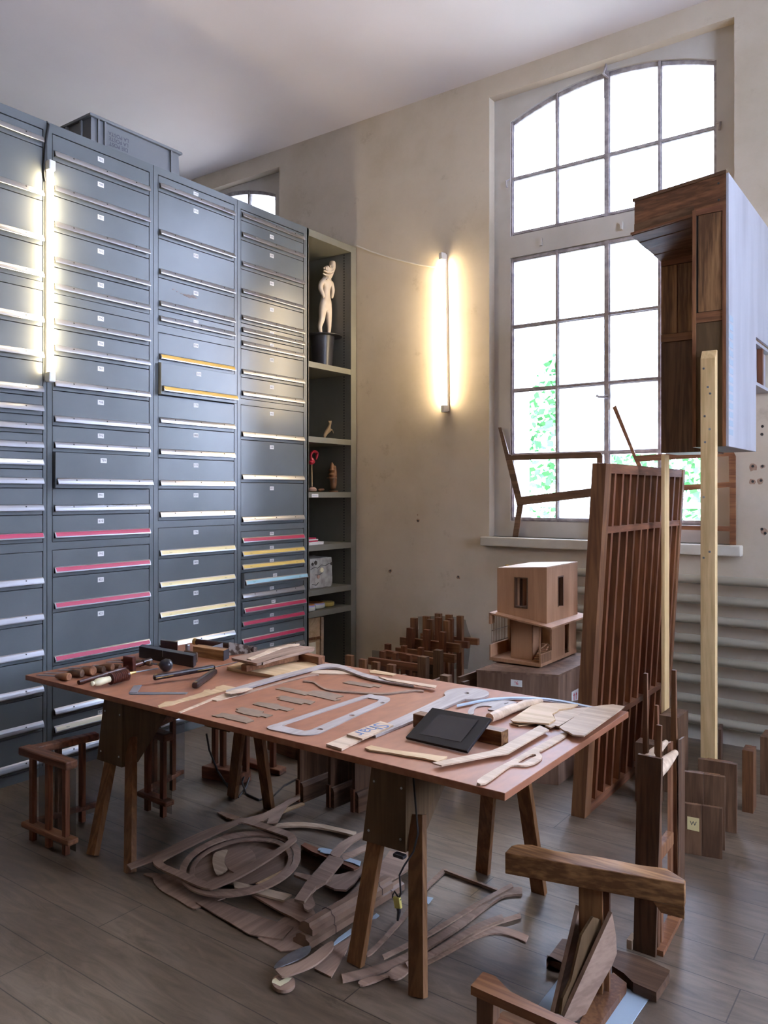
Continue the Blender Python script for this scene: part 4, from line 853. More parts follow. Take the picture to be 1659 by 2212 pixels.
pile([band(FC([(985,822),(1120,752),(1280,665),(1400,630),(1500,645),(1600,685)]), 15)], 'curved strip bending back at its rounded right end', 'plyx', .006, t=.006, name='curved_strip')
pile([FC([(965,425),(1040,440),(1012,475),(968,462)])], 'pale blue metal label plate right of the trestle leg', 'silverlabel', .010, 'metal_template', t=.003)

# ================================================================ RAISED TIMBER BLOCK ON POSTS
def post(name, label, px0, px1, y, d, z0, z1, cat='post', grp=None, chamfer=0):
    a, b = Yp(px0, 1000, y), Yp(px1, 1000, y)
    mb = MB().hexa([(a.x,y,z0),(b.x,y,z0),(b.x,y+d,z0),(a.x,y+d,z0)], [(a.x,y,z1-chamfer),(b.x,y,z1-chamfer),(b.x,y+d,z1),(a.x,y+d,z1)])
    mb = MB().prism([(a.x,y,z0),(a.x,y,z1-chamfer),(a.x,y+d*.6,z1),(a.x,y+d,z1),(a.x,y+d,z0)], (b.x-a.x,0,0))
    return tag(mb.build(name, M['pine'], bev=.002), label, cat, grp)
o = post('support_post', 'wide pale pine post with screws, bracing the front of the raised timber block', 1513, 1545, 4.34, .05, 0, 2.43, grp='pine posts under the raised timber block', chamfer=.045)
mb = MB()
for px, py in ((1520,796),(1529,836),(1534,850),(1522,899),(1533,927),(1523,955),(1520,1074),(1533,1192),(1520,1205)):
    q = Yp(px, py, 4.34); mb.lathe(q+Vector((0,.001,0)), (0,-1,0), [(0,.006),(.0015,.006),(.0016,.003)], 10)
mb.build('screw', M['steel'], o)
o = post('support_post', 'slim pale pine post under the left edge of the raised timber block', 1428, 1436, 4.66, .09, 0, 1.905, grp='pine posts under the raised timber block')
yf = 4.40; Zb = 1.927; xr = Yp(1574, 964, yf).x; xl = Yp(1496, 966, yf).x; yb = 5.09; ztop = 3.352
tb = thing('timber_block', 'big veneered timber block with stepped cornice, raised on pine posts before the window', 'sculpture', ((xl+xr)/2, 4.7, Zb))
zm = Yp(1571, 690, yf).z
MB().box(xl, xr-.012, yf+.010, yb, Zb, zm-.01).build('lower_body', M['olive'], tb)
MB().box(xl, xr-.012, yf+.010, yb, zm-.01, 3.19).build('upper_body', M['redwood'], tb)
MB().box(xr-.012, xr, yf, yb, Zb, 2.606).box(xr-.012, xr, yf, YW-.006, 2.606, ztop).build('side_panel', M['whitewash'], tb)
st = MB(); random.seed(11)
for i in range(14):
    z = Zb+.06+i*.046; st.box(xr, xr+.0008, yf+.012, yf+.10, z, z+.030)
st.build('pale_tape', M['silverlabel'], tb)
# right front: stiles, figured panel, rails
MB().box(xl, xl+.018, yf-.004, yf+.012, Zb, 3.19).build('stile', M['teak'], tb); MB().box(xr-.030, xr-.012, yf-.004, yf+.012, Zb, 3.19).build('stile', M['teak'], tb)
MB().box(xl+.018, xr-.030, yf+.002, yf+.012, Zb, zm-.004).build('lower_panel', M['olive'], tb)
z1_, z2_ = Yp(1530, 672, yf).z, Yp(1530, 462, yf).z
MB().box(xl+.018, xr-.030, yf+.001, yf+.012, zm, z1_-.003).build('rail', M['figuredx'], tb)
MB().box(xl+.030, xr-.034, yf+.000, yf+.012, z1_, z2_).build('figured_panel', M['figured'], tb)
MB().box(xl+.012, xr-.030, yf-.002, yf+.012, z2_+.003, 3.19).build('rail', M['redwoodx'], tb)
mb = MB().box(xl+.019, xl+.029, yf+.004, yf+.011, z1_, z2_); mb.build('groove', M['cabdark'], tb)
# left recessed part
yl = 4.75; xl0 = Yp(1428, 900, yl).x
za = Yp(1460, 737, yl).z; zc_ = Yp(1460, 720, yl).z; zd = Yp(1460, 572, yl).z; ze = 3.10
MB().box(xl0, xl, yl+.010, yb, Zb-.008, ze).build('recessed_body', M['redwood'], tb)
MB().box(xl0, xl, yl, yl+.010, Zb-.008, za-.004).build('recessed_panel', M['walnut'], tb)
MB().box(xl0, xl, yl-.004, yl+.010, za, zc_).build('rail', M['teakx'], tb)
xm = Yp(1463, 650, yl).x
MB().box(xl0, xm-.003, yl, yl+.010, zc_+.003, zd).build('recessed_panel', M['figured'], tb); MB().box(xm+.003, xl, yl, yl+.010, zc_+.003, zd).build('recessed_panel', M['figured'], tb)
MB().box(xl0, xl, yl-.004, yl+.010, zd+.003, ze).build('rail', M['redwoodx'], tb)
# cornice: big board turned back to the left, with stepped mouldings below
A = Vector((xr, yf, 0)); Bc = Vector((-1.492, 4.480, 0)); dv = (Bc-A).normalized()
mb = MB(); zA, zB = 3.170, 3.150
P = [A+Vector((0,0,zA)), Bc+Vector((0,0,zB)), Bc+Vector((0,0,3.335)), A+Vector((0,0,3.358))]
P = [p + Vector((-.013 if p.x > -1.2 else 0, 0, 0)) for p in P]; mb.prism(P, (0,.03,0)); mb.build('cornice_board', M['figuredx'], tb)
MB().prism([A+Vector((-.012,-.004,3.352)), Bc+Vector((-.01,-.004,3.335)), Bc+Vector((.15,.34,3.335)), Vector((xr-.012, yb, 3.352))], (0,0,.018)).build('cornice_top', M['walnutx'], tb)
MB().prism([A+Vector((-.012,.04,3.19)), Bc+Vector((.01,.04,3.16)), Bc+Vector((.15,.30,3.16)), Vector((xr-.012, yb, 3.19))], (0,0,.14)).build('cornice_core', M['redwoodx'], tb)
O0, O1 = Vector((-1.505, 4.468, 3.140)), Vector((xl0, yl-.004, 3.050)); R0, R1 = Vector((xl+.002, yf+.014, 3.158)), Vector((xl+.002, yl-.004, 3.066))
n_ = 4
for i in range(n_):
    f0, f1 = i/n_ + .004, (i+1)/n_ - .004; dz_ = Vector((0,0,-.003*(i % 2)))
    MB().prism([O0.lerp(O1,f0)+dz_, R0.lerp(R1,f0)+dz_, R0.lerp(R1,f1)+dz_, O0.lerp(O1,f1)+dz_], (0,0,.016)).build('soffit_board', M['walnutx'], tb)
MB().prism([O0+Vector((-.004,-.006,.004)), R0+Vector((0,-.012,.004)), R0+Vector((0,.004,.004)), O0+Vector((.01,.01,.004))], (0,0,.014)).build('cornice_lip', M['teakx'], tb)
MB().prism([O0+Vector((.012,.01,.017)), R0+Vector((0,.01,.017)), R1+Vector((0,0,.017)), O1+Vector((.006,0,.017))], (0,0,.05)).build('cornice_fill', M['walnutx'], tb)
for px, py in ((1552,396),(1552.5,432)):
    q = Yp(px, py, yf); MB().lathe(q+Vector((0,-.0005,0)), (0,-1,0), [(0,.006),(.002,.005)], 10).build('screw', M['screw'], tb)
# side beam running to the wall
bx = xr-.02
mb = MB(); y0_, y1_ = yb+.002, YW-.004
mb.box(bx-.12, bx, y0_, y1_, 2.335, 2.355).box(bx-.12, bx, y0_, y1_, 2.585, 2.605)
mb.box(bx-.12, bx-.035, y0_, y1_, 2.355, 2.585); b_ = mb.build('wall_beam', M['whitewash'], tb)
MB().box(bx-.034, bx-.002, y0_+.30, y0_+.34, 2.356, 2.584).build('beam_end', M['redwood'], tb)

# ================================================================ LOUVRED PANEL
tl = math.atan((1.521-1.636+.23)/1.83)
def lean(v): return Vector((v.x + .063*v.z, v.y, v.z))
x0, x1 = -1.640, -1.566; y0, y1 = 3.923, 5.36; zt = 1.835
lp = thing('louvred_panel', 'tall dark louvred wooden panel leaning beside the table, before the window', 'panel', ((x0+x1)/2, (y0+y1)/2, 0))
for a, b in ((y0, y0+.085), (y1-.045, y1)): MB(lean).box(x0, x1, a, b, 0, zt).build('stile', M['teak'], lp, bev=.002)
for z, h in ((0, .055), (.435, .035), (1.472, .035), (zt-.05, .05)): MB(lean).box(x0+.004, x1-.003, y0+.085, y1-.045, z, z+h).build('rail', M['teak' if 0 else 'redwoody'], lp)
N = 11; pitch = (y1-.045-y0-.085)/N
for a, b in ((.055,.435), (.470,1.472), (1.507,zt-.05)):
    for i in range(N):
        y = y0+.085+pitch*(i+.55)
        MB(lean).hexa([(x0+.008,y+.020,a),(x1-.006,y,a),(x1-.006,y+.028,a),(x0+.008,y+.048,a)], [(x0+.008,y+.020,b),(x1-.006,y,b),(x1-.006,y+.028,b),(x0+.008,y+.048,b)]).build('slat', M['redwood'], lp)

# ================================================================ CRATE AND HOUSE MODEL
c0 = Zp(1206, 1697); hz = .638
cfl = Zp(1030, 1447, hz); cbr = Zp(1253.7, 1434.5, hz)
cr = thing('plywood_crate', 'brown plywood crate with an arrow label carrying the house model', 'crate', ((cfl.x+c0.x)/2, 4.6, 0))
fl = Vector((cfl.x, cfl.y, 0)); fr = Vector((c0.x, c0.y, 0)); bk = Vector((0, .72, 0))
fl = Vector((-2.40, fr.y-.0 if 0 else 4.22, 0)); fl = Vector((cfl.x, cfl.y, 0))
mb = MB(); quadbox(mb, fl, fr, bk, 0.002, hz-.012); mb.build('crate_body', M['crate'], cr)
mb = MB(); e = Vector((.004,0,0)); quadbox(mb, fl-e+Vector((0,-.004,0)), fr+e+Vector((0,-.004,0)), bk+Vector((0,.008,0)), hz-.012, hz); mb.build('crate_lid', M['crate'], cr)
fn = (fr-fl).normalized(); fnn = Vector((fn.y, -fn.x, 0))
def sticker(pts, P0, n, marks, par, nm, mat='paper'):
    W = [onp(x, y, P0+n*.0015, n) for x, y in pts]; o = MB().prism(W, -n*.001).build(nm, M[mat], par); return W
H1 = lambda p: crop(1040,1190,6.504,p)
W = sticker(H1([(412,1805),(572,1822),(572,1915),(412,1897)]), fl, fnn, 0, cr, 'arrow_label', 'paper')
u = (W[1]-W[0]).normalized(); mid = (W[0]+W[2])/2+fnn*.0006; L_ = MB(); text(L_, '!6', .030, mid, u, Vector((0,0,1))); L_.build('red_marks', M['redink'], cr)
W = sticker([(1235,1495),(1249.5,1487),(1249,1512),(1235,1515)], fr, Vector((1,0,0)), 0, cr, 'side_label', 'paper')
L_ = MB()
for i in (0, 1): 
    p = (W[0]+W[2])/2 + Vector((.0012, -.018+.036*i, 0)); L_.bar(p-Vector((0,0,.022)), p+Vector((0,0,.008)), .0006, .007, (0,1,0)); L_.prism([p+Vector((0,-.010,.006)), p+Vector((0,.010,.006)), p+Vector((0,0,.024))], (.0006,0,0))
L_.build('red_arrows', M['redink'], cr)

HC = lambda p: crop(1040,1200,6.9125,p)
hx = -2.012; hy = 4.362; hb = 4.905; hl = -2.356; z0 = hz+.002
hm = thing('house_model', 'two storey wooden house model with grilles on top of the crate', 'model', ((hx+hl)/2, 4.63, z0))
HW = M['housewood']
MB().box(hl+.015, hx-.015, hy+.015, hb-.02, z0, z0+.008).build('base_plinth', M['walnutx'], hm)
MB().box(hl, hx, hy, hb, z0+.008, z0+.028).build('floor_slab', HW, hm)
zs = z0+.028; zr0 = Xp(1247.6, 1335, hx).z-.012
# roof plate
FLp, FRp = Yp(1056, 1323, hy-.03), Yp(1190.5, 1356, hy-.03); BR_ = Xp(1258, 1331, FRp.x); bkv = Vector((0, .60, 0))
MB().prism([FLp, FRp, FRp+bkv, FLp+bkv], (0,0,-.010)).build('lower_roof', HW, hm)
MB().prism([FLp+Vector((-.0,0,-.001)), FLp+Vector((.012,0,-.001)), FLp+Vector((.012,0,-.07)), FLp+Vector((0,0,-.07))], (0,.05,0)).build('roof_fascia', HW, hm)
roofz = lambda x: FLp.z + (x-FLp.x)/(FRp.x-FLp.x)*(FRp.z-FLp.z)
# lower walls
p0, p1 = Yp(1103.6, 1400, hy+.06), Yp(1150, 1400, hy+.06)
MB().prism([(p0.x,hy+.06,zs),(p1.x,hy+.06,zs),(p1.x,hy+.06,roofz(p1.x)-.012),(p0.x,hy+.06,roofz(p0.x)-.012)], (0,.14,0)).build('centre_wall', HW, hm)
dl, dr_ = Xp(*HC([(1243,1200)])[0], hx).y, Xp(*HC([(1310,1200)])[0], hx).y; yw0 = Xp(*HC([(1050,1200)])[0], hx).y
zt_ = roofz(hx)-.012
ydz = [(yw0, zs), (hb-.004, zs), (hb-.004, zt_), (yw0, zt_)]
mb = MB(); plate(mb, [ydz, [(dl, zs+.004), (dr_, zs+.004), (dr_, zt_-.02), (dl, zt_-.035)]], (hx, 0, 0), (0,1,0), (0,0,1), (-.010,0,0)); mb.build('side_wall', HW, hm)
MB().box(hx-.010, hx, hy, yw0-.002, zs, Xp(1190, 1405, hx).z).build('parapet', HW, hm)
mb = MB()
for i in range(12): y = hy+.006+i*(yw0-hy-.01)/12; mb.box(hx, hx+.0015, y, y+.003, zs, Xp(1190, 1406, hx).z-.002)
mb.build('parapet_ribs', M['walnut'], hm)
MB().box(hl, hl+.008, hy, hb-.004, zs, zs+.075).build('parapet', HW, hm)
MB().box(hl+.002, hl+.018, hy+.24, hy+.256, zs, roofz(hl)-.012).build('corner_post', HW, hm)
MB().box(hl, hx, hb-.012, hb-.003, zs, roofz(hx)-.013).build('rear_wall', HW, hm)
MB().box(hl+.03, p0.x, hy+.30, hy+.31, zs, roofz(hl)-.02).build('inner_wall', HW, hm)
mb = MB()
for i in range(10): y = hy+.02+i*.021; mb.tube([(hl+.006,y,zs+.085),(hl+.006,y,roofz(hl)-.03)], .0016, 5)
for i in range(12): y = hy+.265+i*.014; mb.tube([(hl+.006,y,zs+.075),(hl+.006,y,roofz(hl)-.02)], .0016, 5)
for z in (zs+.085, zs+.16): mb.tube([(hl+.006,hy+.02,z),(hl+.006,hb-.02,z)], .0026, 5)
mb.build('window_grille', M['walnut'], hm)
mb = MB()
for i in range(8): z = zs+.006+i*.011; mb.box(p1.x+.02, hx-.016, hy+.03+i*.016, hy+.05+i*.016, z, z+.008)
mb.build('stairs', HW, hm)
mb = MB(); zz = Xp(1190, 1405, hx).z
mb.bar((hx-.03,hy+.05,zz+.02),(hx-.03,yw0,zz+.035), .006, .006); mb.bar((hx-.03,hy+.05,zz-.005),(hx-.03,hy+.05,roofz(hx)-.02), .008, .008, (1,0,0)); mb.build('balcony_rail', HW, hm)
# upper storey
xu = -1.992; yu = Xp(1181, 1300, xu).y; xul = Yp(1074, 1300, yu).x; ybk = Xp(1247.6, 1300, xu).y
ztR = Yp(1181, 1226.8, yu).z; ztL = Yp(1074, 1228, yu).z
zu0 = roofz(xu)+.001; zl0 = roofz(xul)+.001
def wall_hole(nm, P, hole, u, d):
    mb = MB(); plate(mb, [P, hole] if hole else [P], *u, d); return mb.build(nm, HW, hm)
wf = [(Yp(*q, yu).x, Yp(*q, yu).z) for q in HC([(492,320),(688,333),(690,790),(494,778)])]
wall_hole('upper_front', [(xul, zl0), (xu-.012, zu0+.002), (xu-.012, ztR), (xul, ztL)], wf, ((0,yu,0),(1,0,0),(0,0,1)), (0,.012,0))
wr = [(Xp(*q, xu).y, Xp(*q, xu).z) for q in HC([(1140,312),(1222,297),(1222,748),(1140,760)])]
wall_hole('upper_side', [(yu, zu0), (ybk, zu0), (ybk, ztR), (yu, ztR)], wr, ((xu,0,0),(0,1,0),(0,0,1)), (-.012,0,0))
cxw = (xul+xu)/2
wall_hole('upper_rear', [(xul, zl0), (xu-.012, zu0), (xu-.012, ztR), (xul, ztL)], [(cxw-.06,ztR-.24),(cxw+.10,ztR-.24),(cxw+.10,ztR-.04),(cxw-.06,ztR-.04)], ((0,ybk-.012,0),(1,0,0),(0,0,1)), (0,.012,0))
MB().box(xul, xul+.012, yu+.012, ybk-.012, zl0, ztL).build('upper_side', HW, hm)
MB().prism([(xul-.001,yu-.002,ztL),(xu+.001,yu-.002,ztR),(xu+.001,ybk,ztR),(xul-.001,ybk,ztL)], (0,0,.006)).build('upper_roof', M['plylight'], hm)
mb = MB(); a, b = min(p[0] for p in wf), max(p[0] for p in wf); c_, d_ = min(p[1] for p in wf), max(p[1] for p in wf)
for q in ((a,a+.006,c_,d_),(b-.006,b,c_,d_),(a,b,d_-.006,d_),(a,b,c_,c_+.010)): mb.box(q[0], q[1], yu-.003, yu+.03, q[2], q[3])
mb.box(a+.01, a+.016, yu+.05, yu+.08, c_, d_)
mb.build('window_frame', M['walnut'], hm)
mb = MB(); a, b = min(p[0] for p in wr), max(p[0] for p in wr); c_, d_ = min(p[1] for p in wr), max(p[1] for p in wr)
for q in ((a,a+.008,c_,d_),(b-.008,b,c_,d_),(a,b,d_-.008,d_)): mb.box(xu-.03, xu+.002, q[0], q[1], q[2], q[3])
mb.build('window_frame', M['walnut'], hm)

# ================================================================ CHAIR SHAPED TEMPLATES ON THE SILL
slab([[(1076,923.5),(1082.3,923.2),(1091.7,954),(1098.8,980.7),(1105.8,983.8),(1196.7,980),(1284.5,976.8),(1297,977.5),(1301.2,985),(1301.5,1166),(1290,1165.5),(1290,1072),(1276,1073.5),(1129.5,1091),(1118,1160),(1107,1159.5),(1117,1093)],
      [(1107,994.2),(1289,989.4),(1289.5,1053),(1125.8,1073)]], (0, YW+.03, 0), (0,1,0), .012, M['walnutx'], 'chair_template', None,
     'flat chair side template standing in the left corner of the window sill', 'template', 'chair side templates on the window sill', bev=.001)
slab([[(1322.7,880),(1330.3,876),(1373.6,984.5),(1430,980.5),(1572,972.5),(1584,975),(1589,985),(1589.5,1177.5),(1576,1177),(1576,1148),(1420,1142),(1415,1167),(1404,1166.5),(1409,1085)],
      [(1382,997),(1574,985),(1575,1041),(1480,1047.5),(1404,1055)], [(1416,1068),(1480,1059),(1576,1052),(1576,1137),(1422,1134)]], (0, YW-.035, 0), (0,1,0), .012, M['teakx'], 'chair_template', None,
     'flat chair side template standing at the right of the window sill behind the louvred panel', 'template', 'chair side templates on the window sill', bev=.001)

# ================================================================ STANDING BLOCKS AT THE RIGHT
def blk(lab, fl, fr, top, depth, mat='walnut', grp='standing wooden blocks by the radiator', ledge=0, note=None, z0=0., name='wooden_block', seam=True):
    a, b = Zp(*fl), Zp(*fr); h = up(top[0], top[1], b); e = (b-a).normalized(); n = Vector((-e.y, e.x, 0)); n = n if n.y > 0 else -n
    t = thing(name, lab, 'block', tuple((a+b)/2+n*depth/2), grp)
    w_ = (b-a).length
    mb = MB(); s_ = .5 if seam else 1
    quadbox(mb, a, a+e*(w_*s_-.0006), n*depth, 0, h); mb.build('board', M[mat], t, bev=.0015)
    if seam: mb = MB(); quadbox(mb, a+e*(w_*s_+.0006), b, n*depth, 0, h); mb.build('board', M[mat], t, bev=.0015)
    if ledge: mb = MB(); quadbox(mb, a+e*w_*.22+n*(depth+.0006), a+e*w_*.88+n*(depth+.0006), n*ledge, 0, h+.0); mb.build('back_strip', M['teak'], t, bev=.001)
    if note:
        nn = -n; p = a+e*w_*note[0]; W_ = .052
        m2 = MB(); q = [p+nn*.0008+Vector((0,0,note[1])), p+e*W_+nn*.0008+Vector((0,0,note[1]-.004)), p+e*W_+nn*.0008+Vector((0,0,note[1]+.058)), p+nn*.0008+Vector((0,0,note[1]+.060))]
        m2.prism(q, nn*.0006); text(m2, 'W', .028, p+e*W_/2+nn*.002+Vector((0,0,note[1]+.03)), e, Vector((0,0,1)), 1); m2.build('paper_note', [M['in_cream'], M['ink']], t)
    return t
blk('short double board block with a paper note lettered W, frontmost of the standing blocks', (1472.5,1842), (1560.5,1857), (1562,1747), .022, note=(.14,.115))
blk('taller double board block directly behind the noted one', (1476,1822), (1566,1838), (1566.4,1679), .024, ledge=.012)
blk('wide dark block just left of the foot of the wide pine post', (1508,1785), (1591.6,1801.4), (1592.5,1652), .028, ledge=.014, seam=False)
blk('narrow standing block with moulded edge near the right picture edge', (1603,1753.3), (1627.4,1758.2), (1628,1624), .11, mat='teak', ledge=.0, seam=False)
blk('dark standing block cut by the right picture edge', (1642,1716), (1662,1720), (1652.6,1594), .16, seam=False)
blk('dark slim block between the wide pine post and the radiator', (1551,1652), (1558,1653), (1556,1577), .14, seam=False)
blk('large grey topped block behind the tapered legs', (1424,1708), (1465,1717), (1464.5,1551), .20, seam=False)
blk('low grey topped block behind the tall boarded frame', (1371.7,1731), (1424,1742), (1424,1612), .10, seam=False)

# tall boarded frame with tapered legs
tf = thing('boarded_frame', 'tall narrow frame of dark boards with four tapered legs pointing up', 'frame', tuple(Zp(1417,2030)))
a, b = Zp(1367.5,2052), Zp(1415.5,2069); zt = .725
at, bt = Zp(1377,1629,zt), Zp(1429.5,1640,zt); e = (b-a).normalized(); n = Vector((-e.y, e.x, 0)); n = n if n.y > 0 else -n
bf = Zp(1468,1982); dp = (bf-b)
mb = MB(); mb.hexa([a, b, b+n*.016, a+n*.016], [at, bt, bt+n*.016, at+n*.016]); mb.build('front_board', M['walnut'], tf, bev=.001)
def spike(foot, w_, top_px, top_py, d0, tw=.42, zb=0.):
    f = foot; f.z = zb; zt_ = up(top_px, top_py, f); tp = onp(top_px, top_py, f, Vector((fwd.x, fwd.y, 0)))
    mb = MB(); mb.bar(f, tp, w_, d0, -n, w2=w_*tw, h2=d0*.5); return mb
spike(b.lerp(a,.62)+dp*.16, .034, 1395, 1454, .030).build('tapered_leg', M['teak'], tf, bev=.002)
spike(b.lerp(a,.14)+dp*.26, .030, 1418, 1523, .028).build('tapered_leg', M['teak'], tf, bev=.002)
spike(b.lerp(a,.16)+dp*.14, .028, 1424, 1566, .028, .7).build('tapered_leg', M['teak'], tf, bev=.002)
spike(Zp(1457,1978), .040, 1456, 1447, .030).build('tapered_leg', M['teak'], tf, bev=.002)
q0, q1 = Zp(1465.5,1984), Zp(1471,1983); zt2 = up(1468, 1598, q0)
MB().prism([q0, q1, q1+Vector((0,0,zt2)), q0+Vector((0,0,zt2))], n*.05).build('end_board', M['walnut'], tf)
MB().prism([Zp(1442,1990), Zp(1449,1990), Zp(1449,1990)+Vector((0,0,.70)), Zp(1442,1990)+Vector((0,0,.70))], n*.03).build('inner_stile', M['teak'], tf)
c1 = b + e*(-.004); 
for z, r_, o_ in ((.665,.026,.0), (.70,.020,-.035)):
    MB().tube([c1+n*.02+e*o_+Vector((0,0,z)), c1+dp*.35+e*o_+Vector((0,0,z)), c1+dp*.85+e*o_+Vector((0,0,z))], [r_, r_, r_*.5], 12).build('rung', M['plylight'], tf, smooth=True)
MB().bar(c1+n*.018-e*.02+Vector((0,0,.33)), c1+dp*.85-e*.02+Vector((0,0,.33)), .03, .05).build('rung', M['teak'], tf, bev=.004)
for s in (.0, -.075): MB().bar(b+e*s+n*.018+Vector((0,0,.011)), bf+e*s-e*.01+Vector((0,0,.011)), .045, .020).build('base_rail', M['teakx'], tf)
MB().bar(a-e*.012-n*.006+Vector((0,0,.018)), a-e*.012+n*.05+Vector((0,0,.018)), .020, .034).build('base_foot', M['plylight'], tf)

# ================================================================ T SHAPED OBJECT IN THE FOREGROUND
GA = lambda p: crop(980,1780,3.072,p)
zt = .455; A, B = Zp(*GA([(340,188)])[0], zt), Zp(*GA([(1530,400)])[0], zt)
ti = thing('beam_on_post', 'heavy T of old beams, three boards leaning on its post, in the right foreground', 'sculpture', tuple(Zp(1290,2110)))
ol = [Zp(*q, zt) for q in GA([(340,188),(385,142),(420,133),(520,136),(670,176),(960,215),(1245,272),(1410,292),(1540,372),(1532,398)])]
e = (B-A).normalized(); n = Vector((-e.y, e.x, 0)); n = n if n.y > 0 else -n
zb_ = up(*GA([(340,330)])[0], A)
MB().prism(ol, (0,0,zb_-zt)).build('cross_beam', M['olivex'], ti, bev=.003)
w1 = A.lerp(B, .84); w2 = A.lerp(B, .999)
MB().prism([Vector((w1.x,w1.y,zb_)), Vector((w2.x,w2.y,zb_)), Vector((w2.x,w2.y,zb_-.036)), Vector((w1.x,w1.y,zb_-.030))-(w1-w2)*.25], n*.07).build('beam_haunch', M['olivex'], ti)
pf = Zp(*GA([(870,1030)])[0], .05); pr = Zp(*GA([(1035,1055)])[0], .05)
pl = A.lerp(B, (GA([(850,400)])[0][0]-1090.7)/(1478-1090.7)); pR = A.lerp(B, (GA([(1010,420)])[0][0]-1090.7)/(1478-1090.7))
for P_, Q_, m_ in ((pl, pR, 'oakz'),):
    P_ = P_+n*.012; Q_ = Q_+n*.012
    MB().hexa([Vector((P_.x,P_.y,.04)), Vector((Q_.x,Q_.y,.04)), Vector((Q_.x,Q_.y,.04))+n*.06, Vector((P_.x,P_.y,.04))+n*.06], [Vector((P_.x,P_.y,zb_)), Vector((Q_.x,Q_.y,zb_)), Vector((Q_.x,Q_.y,zb_))+n*.06, Vector((P_.x,P_.y,zb_))+n*.06]).build('post', M[m_], ti, bev=.002)
    MB().hexa([Vector((Q_.x,Q_.y,.04))+n*.025+e*.002, Vector((Q_.x,Q_.y,.04))+n*.025+e*.018, Vector((Q_.x,Q_.y,.04))+n*.06+e*.018, Vector((Q_.x,Q_.y,.04))+n*.06+e*.002], [Vector((Q_.x,Q_.y,zb_))+n*.025+e*.002, Vector((Q_.x,Q_.y,zb_))+n*.025+e*.018, Vector((Q_.x,Q_.y,zb_))+n*.06+e*.018, Vector((Q_.x,Q_.y,zb_))+n*.06+e*.002]).build('post_strip', M['teak'], ti)
# base pieces lying on the floor, each lifted by the one below
def gnd(polys, z, t, mat, nm, lab=None, cat=None, par=None): return flat([GA(p) for p in polys], z, t, M[mat], nm, lab, cat, parent=par)
gnd([[(615,900),(720,760),(790,770),(870,800),(860,960),(760,935),(735,925),(620,868)]], .040, .032, 'walnutx', 'base_arm', par=ti)
gnd([[(1050,940),(1085,835),(1250,880),(1435,970),(1430,990),(1345,1118),(1190,1050),(1130,990)]], .040, .034, 'walnutx', 'base_arm', par=ti)
gnd([[(835,1327),(900,1150),(985,1040),(1060,985),(1148,1055),(1145,1075),(970,1327)]], .030, .024, 'teak', 'base_plank', par=ti)
gnd([[(560,1200),(700,1020),(780,1060),(780,1200),(665,1255)]], .006, .005, 'silverlabel', 'blue_base_sheet', 'pale blue sheet under the foreground T, inked with a mark', 'sheet')
gnd([[(990,1327),(1150,1090),(1300,1150),(1230,1250),(1180,1327)]], .005, .004, 'silverlabel', 'blue_base_sheet', 'pale blue sheet lying right of the foreground T', 'sheet')
# three leaning boards, standing on edge and fanning out from the post
def fan(lab, bot, top, hi_back, lo_back, zb, th, mat):
    g1 = Zp(*GA([bot])[0], zb); g2 = EYE + ray(lo_back, 2000)*hi_back; g2.z = g1.z
    d = (g2-g1); d.z = 0; nn = Vector((-d.y, d.x, 0)).normalized()
    return slab([GA(top)], g1, nn, th, M[mat], 'leaning_board', ti)
fan('', (733,1282), [(733,1282),(1052,588),(1078,740),(1083,860),(1050,945),(960,1100),(860,1295),(790,1310)], 2.585, 1325, .055, .014, 'ply')
fan('', (712,1268), [(712,1268),(725,1160),(780,1040),(850,740),(925,618),(990,640),(1000,700),(960,760),(780,1150),(740,1262)], 2.60, 1300, .055, .009, 'olive')
fan('', (667,1256), [(667,1256),(836,545),(858,560),(862,680),(790,1000),(700,1260)], 2.66, 1262, .05, .014, 'ply')

# low stool like frame at the bottom edge
zt = .26
sf = thing('low_frame', 'low pale wooden frame with a curved rail, cut by the bottom picture edge', 'frame', tuple(Zp(*GA([(300,1400)])[0])))
flat([smooth(GA([(113,1072),(195,978),(275,1008),(375,1110),(660,1250),(880,1350),(1000,1420),(760,1400),(680,1320),(265,1140)]), 1)], zt, .026, M['teakx'], 'curved_rail', parent=sf)
a, b = Zp(*GA([(150,1130)])[0], zt-.026), Zp(*GA([(262,1170)])[0], zt-.026); e_ = (b-a).normalized(); n_ = Vector((-e_.y, e_.x, 0)); n_ = n_ if n_.y > 0 else -n_
mb = MB(); quadbox(mb, Vector((a.x,a.y,0)), Vector((b.x,b.y,0)), n_*.05, 0, zt-.026); mb.build('leg', M['walnut'], sf, bev=.002)
c2, d2 = Zp(*GA([(760,1420)])[0], zt-.026), Zp(*GA([(830,1440)])[0], zt-.026)
mb = MB(); quadbox(mb, Vector((c2.x,c2.y,0)), Vector((d2.x,d2.y,0)), n_*.05, 0, zt-.026); mb.build('leg', M['walnut'], sf, bev=.002)
MB().prism([Zp(*q, .16) for q in GA([(200,1240),(245,1215),(400,1322),(330,1360),(210,1330)])], (0,0,-.03)).build('wedge', M['teakx'], sf)
MB().prism([Zp(*q, .10) for q in GA([(210,1330),(330,1240),(600,1300),(700,1420),(300,1460)])], (0,0,-.02)).build('inner_shelf', M['walnutx'], sf)

